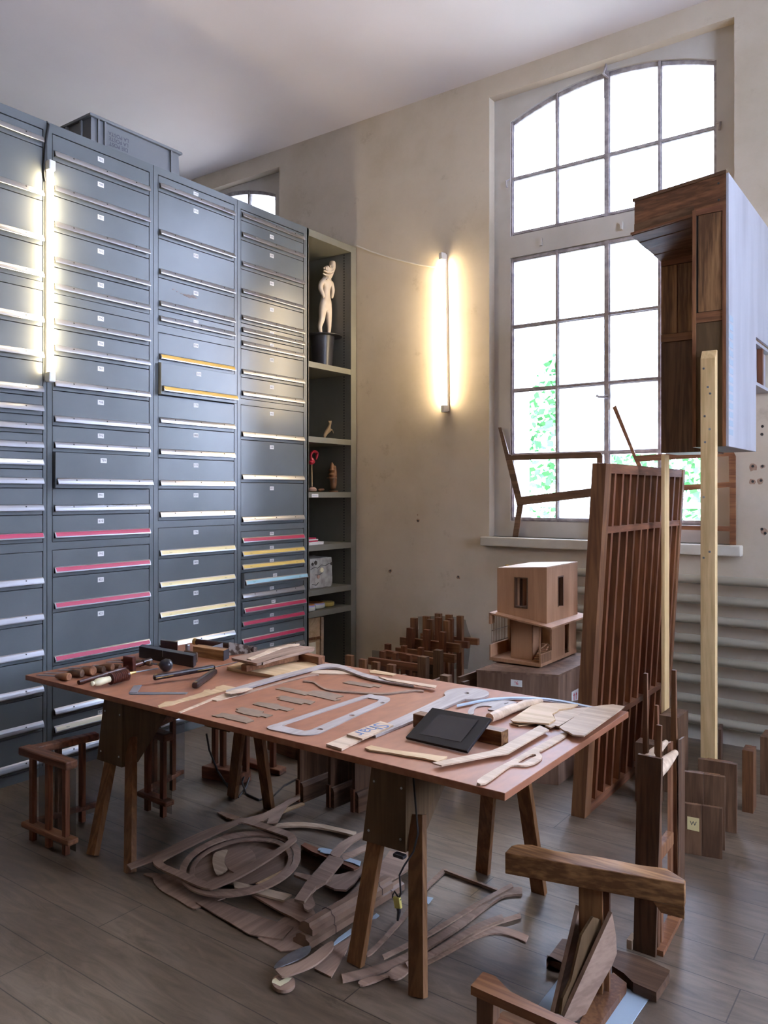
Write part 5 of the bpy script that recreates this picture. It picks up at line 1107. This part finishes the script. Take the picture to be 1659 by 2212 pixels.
# ================================================================ BALUSTER FRAMES ON THE LEFT
FL_ = lambda p: crop(40,1540,4.366,[p])[0]
def balframe(lab, feet_, rail_lo, rail_hi, back_feet, w_=.030):
    P = [Zp(*FL_(p)) for p in feet_]; Bk = [Zp(*FL_(p)) for p in back_feet]
    t = thing('baluster_frame', lab, 'frame', tuple(P[0]), 'L shaped baluster frames at the left end under the table')
    e = (P[-1]-P[0]).normalized(); K = P[0]-e*.05; f = (Bk[-1]-K).normalized() if Bk else e
    n = Vector((-e.y, e.x, 0))
    zl, zh = rail_lo, rail_hi
    for p in P: 
        MB().bar(p, p+Vector((0,0,zh-.02)), w_, w_*.8, n).build('baluster', M['redwood'], t, bev=.002)
    for p in Bk: MB().bar(p, p+Vector((0,0,zh-.02)), w_, w_*.8, n).build('baluster', M['redwood'], t, bev=.002)
    E = P[-1]+e*.05
    MB().bar(K-e*.03+Vector((0,0,zh)), E+Vector((0,0,zh)), .062, .040).build('top_rail', M['redwoodx'], t, bev=.008)
    MB().bar(K-e*.01+Vector((0,0,zl)), E+e*.01+Vector((0,0,zl)), .058, .028).build('lower_rail', M['teakx'], t, bev=.008)
    if Bk:
        G = Bk[-1]+f*.08
        MB().bar(K+Vector((0,0,zh-.002)), G+Vector((0,0,zh-.002)), .055, .036).build('top_rail', M['redwoodx'], t, bev=.006)
        MB().bar(K+Vector((0,0,zl-.002)), G+Vector((0,0,zl-.002)), .04, .022).build('lower_rail', M['redwoodx'], t, bev=.004)
        MB().prism([Bk[-1]+Vector((0,0,.03)), Bk[-1]+f*.11+Vector((0,0,.03)), Bk[-1]+f*.11+Vector((0,0,zh-.03)), Bk[-1]+Vector((0,0,zh-.03))], n*.002).build('gauze', M['gauze'], t)
    g = n*.03
    MB().prism([P[0]+g+Vector((0,0,.01)), P[-1]+g+e*.03+Vector((0,0,.01)), P[-1]+g+e*.03+Vector((0,0,zh-.03)), P[0]+g+Vector((0,0,zh-.03))], n*.002).build('gauze', M['gauze'], t)
    return t
p1 = Zp(*FL_((137,1200)))
zh = up(*FL_((137,372)), p1); zl = up(*FL_((137,1060)), p1)
balframe('L shaped baluster frame with gauze standing left of the trestle', [(137,1200),(287,1265),(447,1335)], zl, zh, [(375,1080),(600,1025)])
p1 = Zp(*FL_((1365,980))); zh = up(*FL_((1395,215)), p1); zl = up(*FL_((1395,830)), p1)
balframe('baluster frame with gauze standing behind the left trestle', [(1218,918),(1365,980)], zl, zh, [(1280,800),(1455,728)])

# ================================================================ THINGS UNDER AND BEHIND THE TABLE
FE1 = lambda p: crop(420,1540,3.77,[p])[0]
def slotblk(lab, fl, fr, br, h, bars, mat='redwoodx', top=.655):
    a, b, c_ = Zp(*FE1(fl)), Zp(*FE1(fr)), Zp(*FE1(br)); t = thing('bar_block', lab, 'block', tuple((a+c_)/2), 'dark blocks with upright bars under the table')
    mb = MB(); quadbox(mb, a, b, c_-b, 0, h); mb.build('block_body', M[mat], t, bev=.006)
    for q in bars:
        p = Zp(*FE1(q), h); MB().box(p.x-.017, p.x+.017, p.y-.012, p.y+.012, h, top).build('bar', M['redwood'], t)
    return t
a_ = Zp(*FE1((55,530))); hb_ = up(*FE1((52,432)), a_)
slotblk('dark block on the floor with upright bars behind the far trestle legs', (55,530), (375,592), (465,556), hb_, [(168,408),(233,428),(420,470)])
a_ = Zp(*FE1((690,515))); hb2 = up(*FE1((692,470)), a_)
slotblk('dark low rail on the floor with upright bars right of the dark block', (360,425), (692,515), (752,482), hb2, [(424,375),(640,437)])
a_ = Zp(*FE1((700,360))); 
slotblk('farther dark rail on the floor with short bars, behind the upright boards', (590,300), (880,405), (960,380), .10, [(637,245),(770,268)])
def skb(lab, foot, far, h=.655):
    a, b = Zp(*FE1(foot)), Zp(*FE1(far)); d = (b-a).normalized(); n = Vector((d.y, -d.x, 0)); b = a + d*.42
    t = thing('upright_board', lab, 'board', tuple((a+b)/2), 'upright boards with skirting under the table')
    MB().prism([a-n*.03, b-n*.03, b-n*.03+Vector((0,0,h)), a-n*.03+Vector((0,0,h))], n*.020).build('board', M['walnut'], t)
    pr = [(-.010,0),(.016,0),(.016,.085),(.006,.105),(-.010,.105)]
    MB().prism([a + n*x + Vector((0,0,z)) for x, z in pr], b-a).build('skirting', M['walnuty'], t)
    MB().prism([a-n*.032, a-n*.008, a-n*.008+Vector((0,0,.12)), a-n*.032+Vector((0,0,.12))], -d*.012).build('skirting_end', M['redwood'], t)
    return t
skb('upright board with skirting, leftmost of three under the table', (870,728), (1100,632))
skb('upright dark board with skirting, middle of three under the table', (1120,772), (1285,702))
skb('upright board with skirting, nearest the right trestle', (1318,812), (1405,775))
fc = [(460,1575),(470,1630),(483,1672),(495,1700)]
cp = [Zp(446,1585,.30), Zp(452,1620,.2), Zp(470,1665,.06), Zp(500,1712,.006), Zp(515,1722,.005), Zp(532,1700,.005), Zp(540,1675,.03), Zp(530,1668,.05), Zp(523,1690,.03), Zp(532,1715,.006), Zp(560,1728,.005), Zp(590,1720,.005), Zp(612,1698,.005), Zp(640,1683,.005), Zp(660,1678,.005)]
sm = []
for i in range(len(cp)-1):
    for k in range(4): sm.append(cp[i].lerp(cp[i+1], k/4))
tag(MB().tube(sm+[cp[-1]], .0055, 6).build('floor_cable', M['black'], smooth=True), 'black looping cable lying on the floor round the far trestle legs', 'cable')

# grid sculptures near the wall
GR = lambda p: crop(740,1310,5.184,[p])[0]
def gridpost(t, pxs, top, y, mat='redwood', dep=.035, lean=0, z0=0.):
    a, b = Yp(*GR((pxs[0], top)), y), Yp(*GR((pxs[1], top)), y)
    MB().hexa([(a.x-lean,y,z0),(b.x-lean,y,z0),(b.x-lean,y+dep,z0),(a.x-lean,y+dep,z0)], [(a.x,y,a.z),(b.x,y,a.z),(b.x,y+dep,a.z),(a.x,y+dep,a.z)]).build('upright', M[mat], t, bev=.001)
def gridrail(t, p, q, y, h, dep=.035, mat='redwoodx'):
    a, b = Yp(*GR(p), y), Yp(*GR(q), y); MB().prism([a, b, b-Vector((0,0,h)), a-Vector((0,0,h))], (0,dep,0)).build('rail', M[mat], t, bev=.001)
g1_ = thing('slatted_frame', 'low dark frame of short uprights and rails behind the table', 'sculpture', (-2.9, 4.75, 0), 'slatted frames between the table and the wall')
for x in ((410,458),(555,600),(703,750)): gridpost(g1_, x, 500+(x[0]-410)*.14, 4.62)
for x in ((468,518),(650,698),(838,886)): gridpost(g1_, x, 420+(x[0]-468)*.11, 4.86)
gridrail(g1_, (285,572), (838,648), 4.585, .05); gridrail(g1_, (455,490), (1010,585), 4.825, .045)
gridpost(g1_, (838,928), 560, 4.50, 'walnut', .05); gridpost(g1_, (1013,1088), 488, 4.66, 'walnut', .05)
q = [Yp(*GR(p), 4.93) for p in ((330,490),(1000,560),(1000,760),(330,700))]; MB().prism(q, (0,.002,0)).build('gauze', M['gauze'], g1_)
g2_ = thing('slatted_frame', 'taller brown frame of crossed uprights draped with gauze near the wall', 'sculpture', (-2.9, 5.25, 0), 'slatted frames between the table and the wall')
for x, tp in (((757,818),128),((940,1000),145),((1125,1180),160)): gridpost(g2_, x, tp, 5.17, 'teak')
for x, tp in (((715,785),240),((900,965),260),((1080,1140),285)): gridpost(g2_, x, tp, 5.02, 'redwood', lean=.03)
for x, tp in (((895,962),108),((1030,1092),78),((1150,1212),92),((1275,1335),105)): gridpost(g2_, x, tp, 5.40, 'teak')
for x, tp in (((1030,1092),122),((1170,1222),138)): gridpost(g2_, x, tp, 5.30, 'redwood')
gridrail(g2_, (640,343), (1305,425), 5.09, .065, mat='teakx'); gridrail(g2_, (590,460), (1250,545), 4.975, .06, mat='teakx'); gridrail(g2_, (870,300), (1510,365), 5.46, .05, mat='teakx'); gridrail(g2_, (870,340), (1400,400), 5.345, .05)
q = [Yp(*GR(p), 5.52) for p in ((845,115),(900,112),(1100,105),(1270,120),(1375,150),(1400,250),(1440,360),(1400,700),(840,700),(820,310),(850,250))]
MB().prism(q, (0,.002,0)).build('gauze', M['gauze'], g2_)
for i, (x, tp) in enumerate((((25,98),545),((180,250),590),((320,390),620),((492,570),648))):
    a, b = Yp(*GR((x[0], tp)), 4.30), Yp(*GR((x[1], tp)), 4.30)
    tag(MB().box(a.x, b.x, 4.30+.0, 4.335, 0, a.z).build('wooden_upright', M['teak'], bev=.001), ['square wooden upright before the foot of the shelf unit, leftmost of four', 'square wooden upright, second of four in the row behind the table', 'square wooden upright, third of four in the row behind the table', 'square wooden upright, rightmost of the four behind the table'][i], 'upright', 'row of four uprights behind the table')
for i, (p, q_, y) in enumerate((((1283,790),(1500,700),0),((1330,845),(1500,785),0))):
    a = Yp(*GR(p), 4.05+i*-.05); b = Vector((a.x+.005, a.y+(.24, .06)[i], a.z+.0))
    tag(MB().prism([Vector((a.x,a.y,0)), Vector((b.x,b.y,0)), b, a], (.018,0,0)).build('standing_board', M['walnuty']), ['thin standing board left of the crate, farther of two', 'thick standing board left of the crate, nearer of two'][i], 'board', 'standing boards between table and crate')
a = Yp(*GR((1120,775)), 3.95); tag(MB().box(a.x-.02, a.x+.035, 3.95, 4.0, 0, a.z).build('wooden_upright', M['walnut']), 'short square upright just behind the far table edge', 'upright')
a = Yp(*GR((1000,825)), 4.0); b = Yp(*GR((1100,785)), 4.3)
tag(MB().prism([Vector((a.x,a.y,0)), Vector((b.x,b.y,0)), b, a], (.02,0,0)).build('standing_board', M['walnuty']), 'low standing board leaning toward the short upright', 'board')

# ================================================================ SHELF CONTENTS
SX = XC-.20
def skin(name, verts, edges, radii, mat, parent=None, lvl=2):
    me = bpy.data.meshes.new(name); lo = Vector([sum(v[i] for v in verts)/len(verts) for i in range(3)])
    me.from_pydata([Vector(v)-lo for v in verts], edges, []); ob = bpy.data.objects.new(name, me); C.objects.link(ob)
    md = ob.modifiers.new('s', 'SKIN'); md.use_smooth_shade = True
    for i, r in enumerate(radii):
        r = r if isinstance(r, tuple) else (r, r); me.skin_vertices[0].data[i].radius = r
    me.skin_vertices[0].data[0].use_root = True
    sd = ob.modifiers.new('u', 'SUBSURF'); sd.levels = lvl; sd.render_levels = lvl
    dg = bpy.context.evaluated_depsgraph_get(); m2 = bpy.data.meshes.new_from_object(ob.evaluated_get(dg))
    bpy.data.objects.remove(ob); m2.materials.clear(); m2.materials.append(mat)
    m2.polygons.foreach_set('use_smooth', [True]*len(m2.polygons))
    o = bpy.data.objects.new(name, m2); C.objects.link(o); WL[o] = lo
    if parent: o.parent = parent; o.location = lo - WL[parent]
    else: o.location = lo
    return o
FG = lambda x, y, dx=0.: Xp(*crop(640,540,7.9,[(x, y)])[0], SX+dx)
zsh = SHZ[0]
hat = thing('black_hat_stand', 'black upturned hat shaped stand with a wide brim on the top shelf', 'stand', tuple(FG(440,1900))[:2]+(zsh,))
hc = FG(440, 1470); zt_ = hc.z
MB().lathe((hc.x, hc.y, zsh+.001), (0,0,1), [(0,.088),(.02,.090),((zt_-zsh)*.8,.105),(zt_-zsh-.006,.112)], 28).build('crown', M['blackwood'], hat, smooth=True)
MB().lathe((hc.x, hc.y, zt_-.008), (0,0,1), [(0,.11),(.001,.180),(.006,.182),(.008,.176),(.0085,.02)], 32).build('brim', M['blackwood'], hat, smooth=True)
V = [FG(505,900), FG(505,780), FG(500,640), FG(510,540), FG(540,430), FG(530,330,.02), FG(500,270,.02),      # trunk, belly, chest, neck, chin, muzzle
     FG(615,300), FG(620,180),                                                                                 # raised second lobe
     FG(425,560), FG(410,660), FG(455,760,.02), FG(468,815,.03),                                                # arm bent over the belly
     FG(600,560), FG(625,690), FG(605,830),                                                                    # hanging arm
     FG(445,1010), FG(440,1170), FG(400,1310), FG(415,1400), FG(425,1462,.01),
     FG(550,1010), FG(555,1170), FG(560,1310), FG(557,1400), FG(550,1460,.01)]
E_ = [(0,1),(1,2),(2,3),(3,4),(4,5),(5,6),(4,7),(7,8),(3,9),(9,10),(10,11),(11,12),(3,13),(13,14),(14,15),(0,16),(16,17),(17,18),(18,19),(19,20),(0,21),(21,22),(22,23),(23,24),(24,25)]
s_ = 3.9/1714/7.9*1.45
R_ = [80,62,70,72,60,62,42, 58,45, 40,38,30,20, 36,34,20, 58,48,34,26,22, 58,46,34,26,22]
fig = skin('carved_figure', V, E_, [r*s_*1.5 for r in R_], M['carved'])
for pts_, r_ in (([(455,395),(500,425),(560,430),(630,395)],.006), ([(470,350),(530,378),(600,372),(640,345)],.006), ([(505,300),(515,345)],.009), ([(580,265),(575,300)],.009), ([(470,300),(480,318)],.007), ([(630,280),(638,300)],.007), ([(520,505),(560,492),(590,498)],.006)):
    m_ = MB().tube([FG(x, y, .052 if y > 330 else .048) for x, y in pts_], r_, 7).build('carved_ridge', M['carved'], fig, smooth=True)
tag(fig, 'pale carved standing figure with a twisted double head on the black stand', 'figure')
tree_ = thing('dark_sculpture', 'dark gnarled bronze sculpture at the left of the second shelf', 'sculpture', (SX-.02, 5.05, SHZ[1]))
random.seed(5); mb = MB(); a = Vector((SX-.02, 5.055, SHZ[1]))
mb.tube([a+Vector((0,0,h)) + Vector((random.uniform(-.01,.01), random.uniform(-.006,.012), 0)) for h in (0,.05,.12,.2,.3,.4)], [.05,.045,.035,.022,.018,.006], 8)
for i in range(34):
    h = random.uniform(.0,.40); p = a+Vector((random.uniform(-.02,.02), random.uniform(-.0,.03+.03*(.4-h)), h)); q = p+Vector((random.uniform(-.02,.03), random.uniform(.0,.04), random.uniform(-.01,.04)))
    mb.tube([p, p.lerp(q,.6)+Vector((0,0,.01)), q], [.010,.008,.003], 6)
mb.build('gnarled_body', M['darkbronze'], tree_, smooth=True)
FH = lambda x, y, dx=0.: Xp(*crop(650,820,8.51,[(x, y)])[0], SX+dx)
b0 = FH(450,1040); dzz = SHZ[1]+.001-b0.z
def H_(x, y, dx=0.): q = FH(x, y, dx); q.z += dzz; return q
V = [H_(440,940), H_(500,870), H_(530,770), H_(535,720), H_(500,690), H_(560,690), H_(430,980), H_(450,1040), H_(570,850), H_(600,920,.01)]
o = skin('twig_creature', V, [(0,1),(1,2),(2,3),(3,4),(3,5),(0,6),(6,7),(1,8),(8,9)], [.018,.021,.012,.013,.005,.005,.011,.006,.006,.004], M['twig'], lvl=1)
tag(o, 'small rearing creature figurine with a gold tuft on the second shelf', 'figurine')
V = [H_(637,1068), H_(630,960), H_(640,900), H_(690,870), H_(720,820), H_(715,770)]
o = skin('dry_twig', V, [(0,1),(1,2),(2,3),(3,4),(4,5)], [.007,.006,.005,.0045,.004,.002], M['twig'], lvl=1); tag(o, 'dry forked twig standing beside the small creature', 'twig')
# red bird on a stick
dz3 = SHZ[2]+.001-FH(210,2050).z
def J_(x, y, dx=0.): q = FH(x, y, dx); q.z += dz3; return q
fm = thing('red_bird', 'red long necked bird head on a thin stick in a clay base', 'ornament', tuple(J_(210,2050)))
V = [J_(150,1520), J_(225,1500), J_(185,1420), J_(185,1350), J_(235,1300), J_(300,1330), J_(295,1400), J_(278,1460)]
skin('neck_and_head', V, [(0,1),(1,2),(2,3),(3,4),(4,5),(5,6),(6,7)], [.032,.030,.012,.013,.015,.017,.012,.005], M['redpaint'], fm)
MB().tube([J_(205,1950), J_(198,1350)], .0035, 8).build('stick', M['pine'], fm)
k_ = J_(215,2000); MB().lathe((k_.x, k_.y, SHZ[2]+.001), (0,0,1), [(0,.020),(.008,.034),(.024,.036),(.038,.026),(.042,.01)], 18).build('clay_base', M['clay'], fm, smooth=True)
k_ = J_(370,2010, -.05); o = skin('wood_piece', [J_(320,2010,-.05), J_(370,2000,-.05), J_(425,1990,-.05)], [(0,1),(1,2)], [.014,.018,.010], M['brownfig'], lvl=1); o.location.z = SHZ[2]+.019; tag(o, 'small brown wood knob lying behind the clay base', 'piece')
k_ = J_(610,2040); o = thing('carved_statuette', 'small brown carved statuette holding a bell shaped form', 'statuette', (k_.x, k_.y, SHZ[2]))
zz = SHZ[2]+.001; sc_ = 3.95/1714/8.51*1.2
MB().lathe((k_.x, k_.y, zz), (0,0,1), [(0,.050),(.010,.050),(.012,.044)], 22).build('plinth', M['brownfig'], o)
hgt = J_(600,1520).z - zz
y_ = lambda x: J_(x, 1800).y
V = [(k_.x,y_(600),zz+hgt*.42), (k_.x,y_(605),zz+hgt*.62), (k_.x,y_(605),zz+hgt*.80), (k_.x,y_(600),zz+hgt*.93), (k_.x+.01,y_(575),zz+hgt*.22), (k_.x+.01,y_(580),zz+.02), (k_.x,y_(640),zz+hgt*.22), (k_.x,y_(645),zz+.02)]
skin('body', V, [(0,1),(1,2),(2,3),(0,4),(4,5),(0,6),(6,7)], [.042,.044,.036,.030,.026,.030,.026,.030], M['brownfig'], o)
kk = Vector((k_.x+.045, y_(500), zz+hgt*.46)); MB().lathe(kk, (0,0,1), [(0,.046),(.008,.046),(.012,.026),(.035,.034),(.052,.020),(.075,.029),(.092,.018),(.125,.017),(.145,.005)], 18).build('bell_form', M['brownfig'], o, smooth=True)
# papers
PB = lambda x, y: Xp(*crop(640,1040,5.53,[(x, y)])[0], XC-.05)
random.seed(3)
for i, (y1_, mat, lb) in enumerate(((5.26,'paper','lowest folder of the paper stack on the fourth shelf'),(5.27,'paper','second folder of the paper stack'),(5.20,'in_red','red edged booklet in the paper stack'),(5.21,'paper','white booklet above the red edged one'),(5.19,'in_red','topmost red booklet of the paper stack'))):
    z = SHZ[3]+.001+i*.012
    tag(MB().box(XC-.33, XC-.04-i*.006, 5.025, y1_, z, z+.010).build('booklet', M[mat]), lb, 'booklet', 'booklets stacked on the fourth shelf')
# concrete block
a = PB(238,1270); 
mb = MB(); x0_, x1_ = XC-.30, XC-.045; y0_, y1_ = 5.09, 5.39; z0_ = SHZ[4]+.002; z1_ = z0_+.265; random.seed(9)
me_v = []; N_ = 7
def cub(u, v, w_):
    p = Vector((x0_+(x1_-x0_)*u, y0_+(y1_-y0_)*v, z0_+(z1_-z0_)*w_)); edge = sum(1 for k in (u,v,w_) if k in (0,1))
    r = random.Random(int(u*1000)*7919+int(v*1000)*104729+int(w_*1000)); j = .006 if edge < 2 else .014
    c = Vector(((x0_+x1_)/2, (y0_+y1_)/2, (z0_+z1_)/2)); q = p + (c-p).normalized()*r.uniform(0, j); q.z = max(q.z, z0_); return q
for ax in range(3):
    for s in (0, 1):
        for i in range(N_):
            for j in range(N_):
                uv = [(i/N_, j/N_), ((i+1)/N_, j/N_), ((i+1)/N_, (j+1)/N_), (i/N_, (j+1)/N_)]
                pts = []
                for p, q in uv:
                    t3 = [p, q]; t3.insert(ax, s); pts.append(cub(*t3))
                mb.add(pts, [(0,1,2,3)])
tag(mb.build('concrete_block', M['concrete']), 'cracked grey concrete cube on the fifth shelf', 'block')
ob = bpy.context.scene.objects['concrete_block']
ck = MB()
for pts in ([(5.10,.17),(5.15,.185),(5.19,.175),(5.24,.20),(5.29,.188),(5.34,.205),(5.385,.20)], [(5.16,.12),(5.21,.115),(5.25,.13)], [(5.12,.04),(5.17,.03),(5.20,.05)]):
    ck.tube([(x1_-.001, y, z0_+z) for y, z in pts], .0028, 5)
ck.build('crack', M['screw'], ob)
mb = MB().tubeish([Vector((x1_-.008, 5.245, z0_+.155)), Vector((x1_+.002, 5.245, z0_+.155))], [.026,.022], Vector((1,0,0)), 7, 0); mb.build('pale_aggregate', M['horn'], ob)
mb = MB()
for y, z, r in ((5.125,.213,.015),(5.165,.222,.021),(5.375,.20,.014)): mb.tubeish([Vector((x1_-.012, y, z0_+z)), Vector((x1_+.0005, y, z0_+z))], [r, r*.9], Vector((1,0,0)), 7, 0)
mb.build('dark_aggregate', M['darkbronze'], ob)
mb = MB().tubeish([Vector((x1_-.008, 5.20, z0_+.10)), Vector((x1_+.001, 5.20, z0_+.10))], [.02,.018], Vector((1,0,0)), 6, 0); mb.build('brick_chip', M['clay'], ob)
# three round tins
tinm = plain('cream_enamel', (.62,.60,.50), .4); yel = plain('yellow_enamel', (.60,.45,.12), .35); lil = plain('lilac_stripe', (.35,.33,.60), .4); oc = plain('ochre_top', (.40,.17,.04), .5); tq = plain('teal_patch', (.03,.22,.22), .4)
for i, (x, y, r, body, lb) in enumerate(((XC-.07, 5.085, .068, tinm, 'cream bowl with a lilac stripe at the left of the sixth shelf'), (XC-.11, 5.245, .075, tinm, 'cream bowl with lilac and yellow stripe, middle of three'), (XC-.13, 5.40, .075, yel, 'plain yellow bowl, rightmost of three'))):
    t = thing('bowl', lb, 'bowl', (x, y, SHZ[5]), 'three bowls on the sixth shelf'); z = SHZ[5]+.001
    MB().lathe((x, y, z), (0,0,1), [(0,r*.75),(.010,r*.95),(.025,r),(.040,r*.98),(.044,r*.9)], 26).build('body', body, t, smooth=True)
    if i < 2:
        MB().lathe((x, y, z+.041), (0,0,1), [(0,r*.99),(.010,r*.97),(.012,r*.9)], 26).build('stripe', lil, t, smooth=True)
        MB().lathe((x, y, z+.052), (0,0,1), [(0,r*.90),(.006,r*.86),(.007,.01)], 26).build('lid', oc, t)
        MB().bar((x+r*.72, y+r*.66, z+.048), (x+r*.86, y+r*.48, z+.048), .006, .014).build('yellow_patch', M['in_yellow'], t)
        MB().bar((x+r*.70, y+r*.70, z+.025), (x+r*.78, y+r*.62, z+.025), .006, .04).build('teal_patch', tq, t)
    else: MB().tubeish([Vector((x+r*.80, y+r*.58, z+.026)), Vector((x+r*.84, y+r*.61, z+.026))], [.006,.006], Vector((.8,.6,0)), 10, 0).build('black_dot', M['screw'], t)
# framed picture leaning in the lowest bay
fp_ = thing('framed_panel', 'pale framed panel leaning in the lowest bay of the shelf unit', 'picture', (XC-.08, 5.15, .06))
a, b, c_, d_ = Vector((XC-.10, 5.03, .062)), Vector((XC-.06, 5.245, .062)), Vector((XC-.10, 5.30, .60)), Vector((XC-.14, 5.03, .60))
nn = (b-a).cross(d_-a).normalized()
MB().prism([a,b,c_,d_], nn*-.012).build('backing', M['plyyellow'], fp_)
MB().bar(b+nn*.008, c_+nn*.008, .028, .022, nn).build('frame_side', M['plylight'], fp_); MB().bar(a+nn*.008+(d_-a)*.68, b+nn*.008+(c_-b)*.68, .022, .012, nn).build('frame_rail', M['teak'], fp_)
MB().prism([a.lerp(b,.1)+nn*.002+Vector((0,0,.03)), a.lerp(b,.80)+nn*.002+Vector((0,0,.03)), a.lerp(b,.85)+(d_-a)*.62+nn*.002, a.lerp(b,.1)+(d_-a)*.62+nn*.002], nn*.001).build('picture_sheet', M['in_ivory'], fp_)
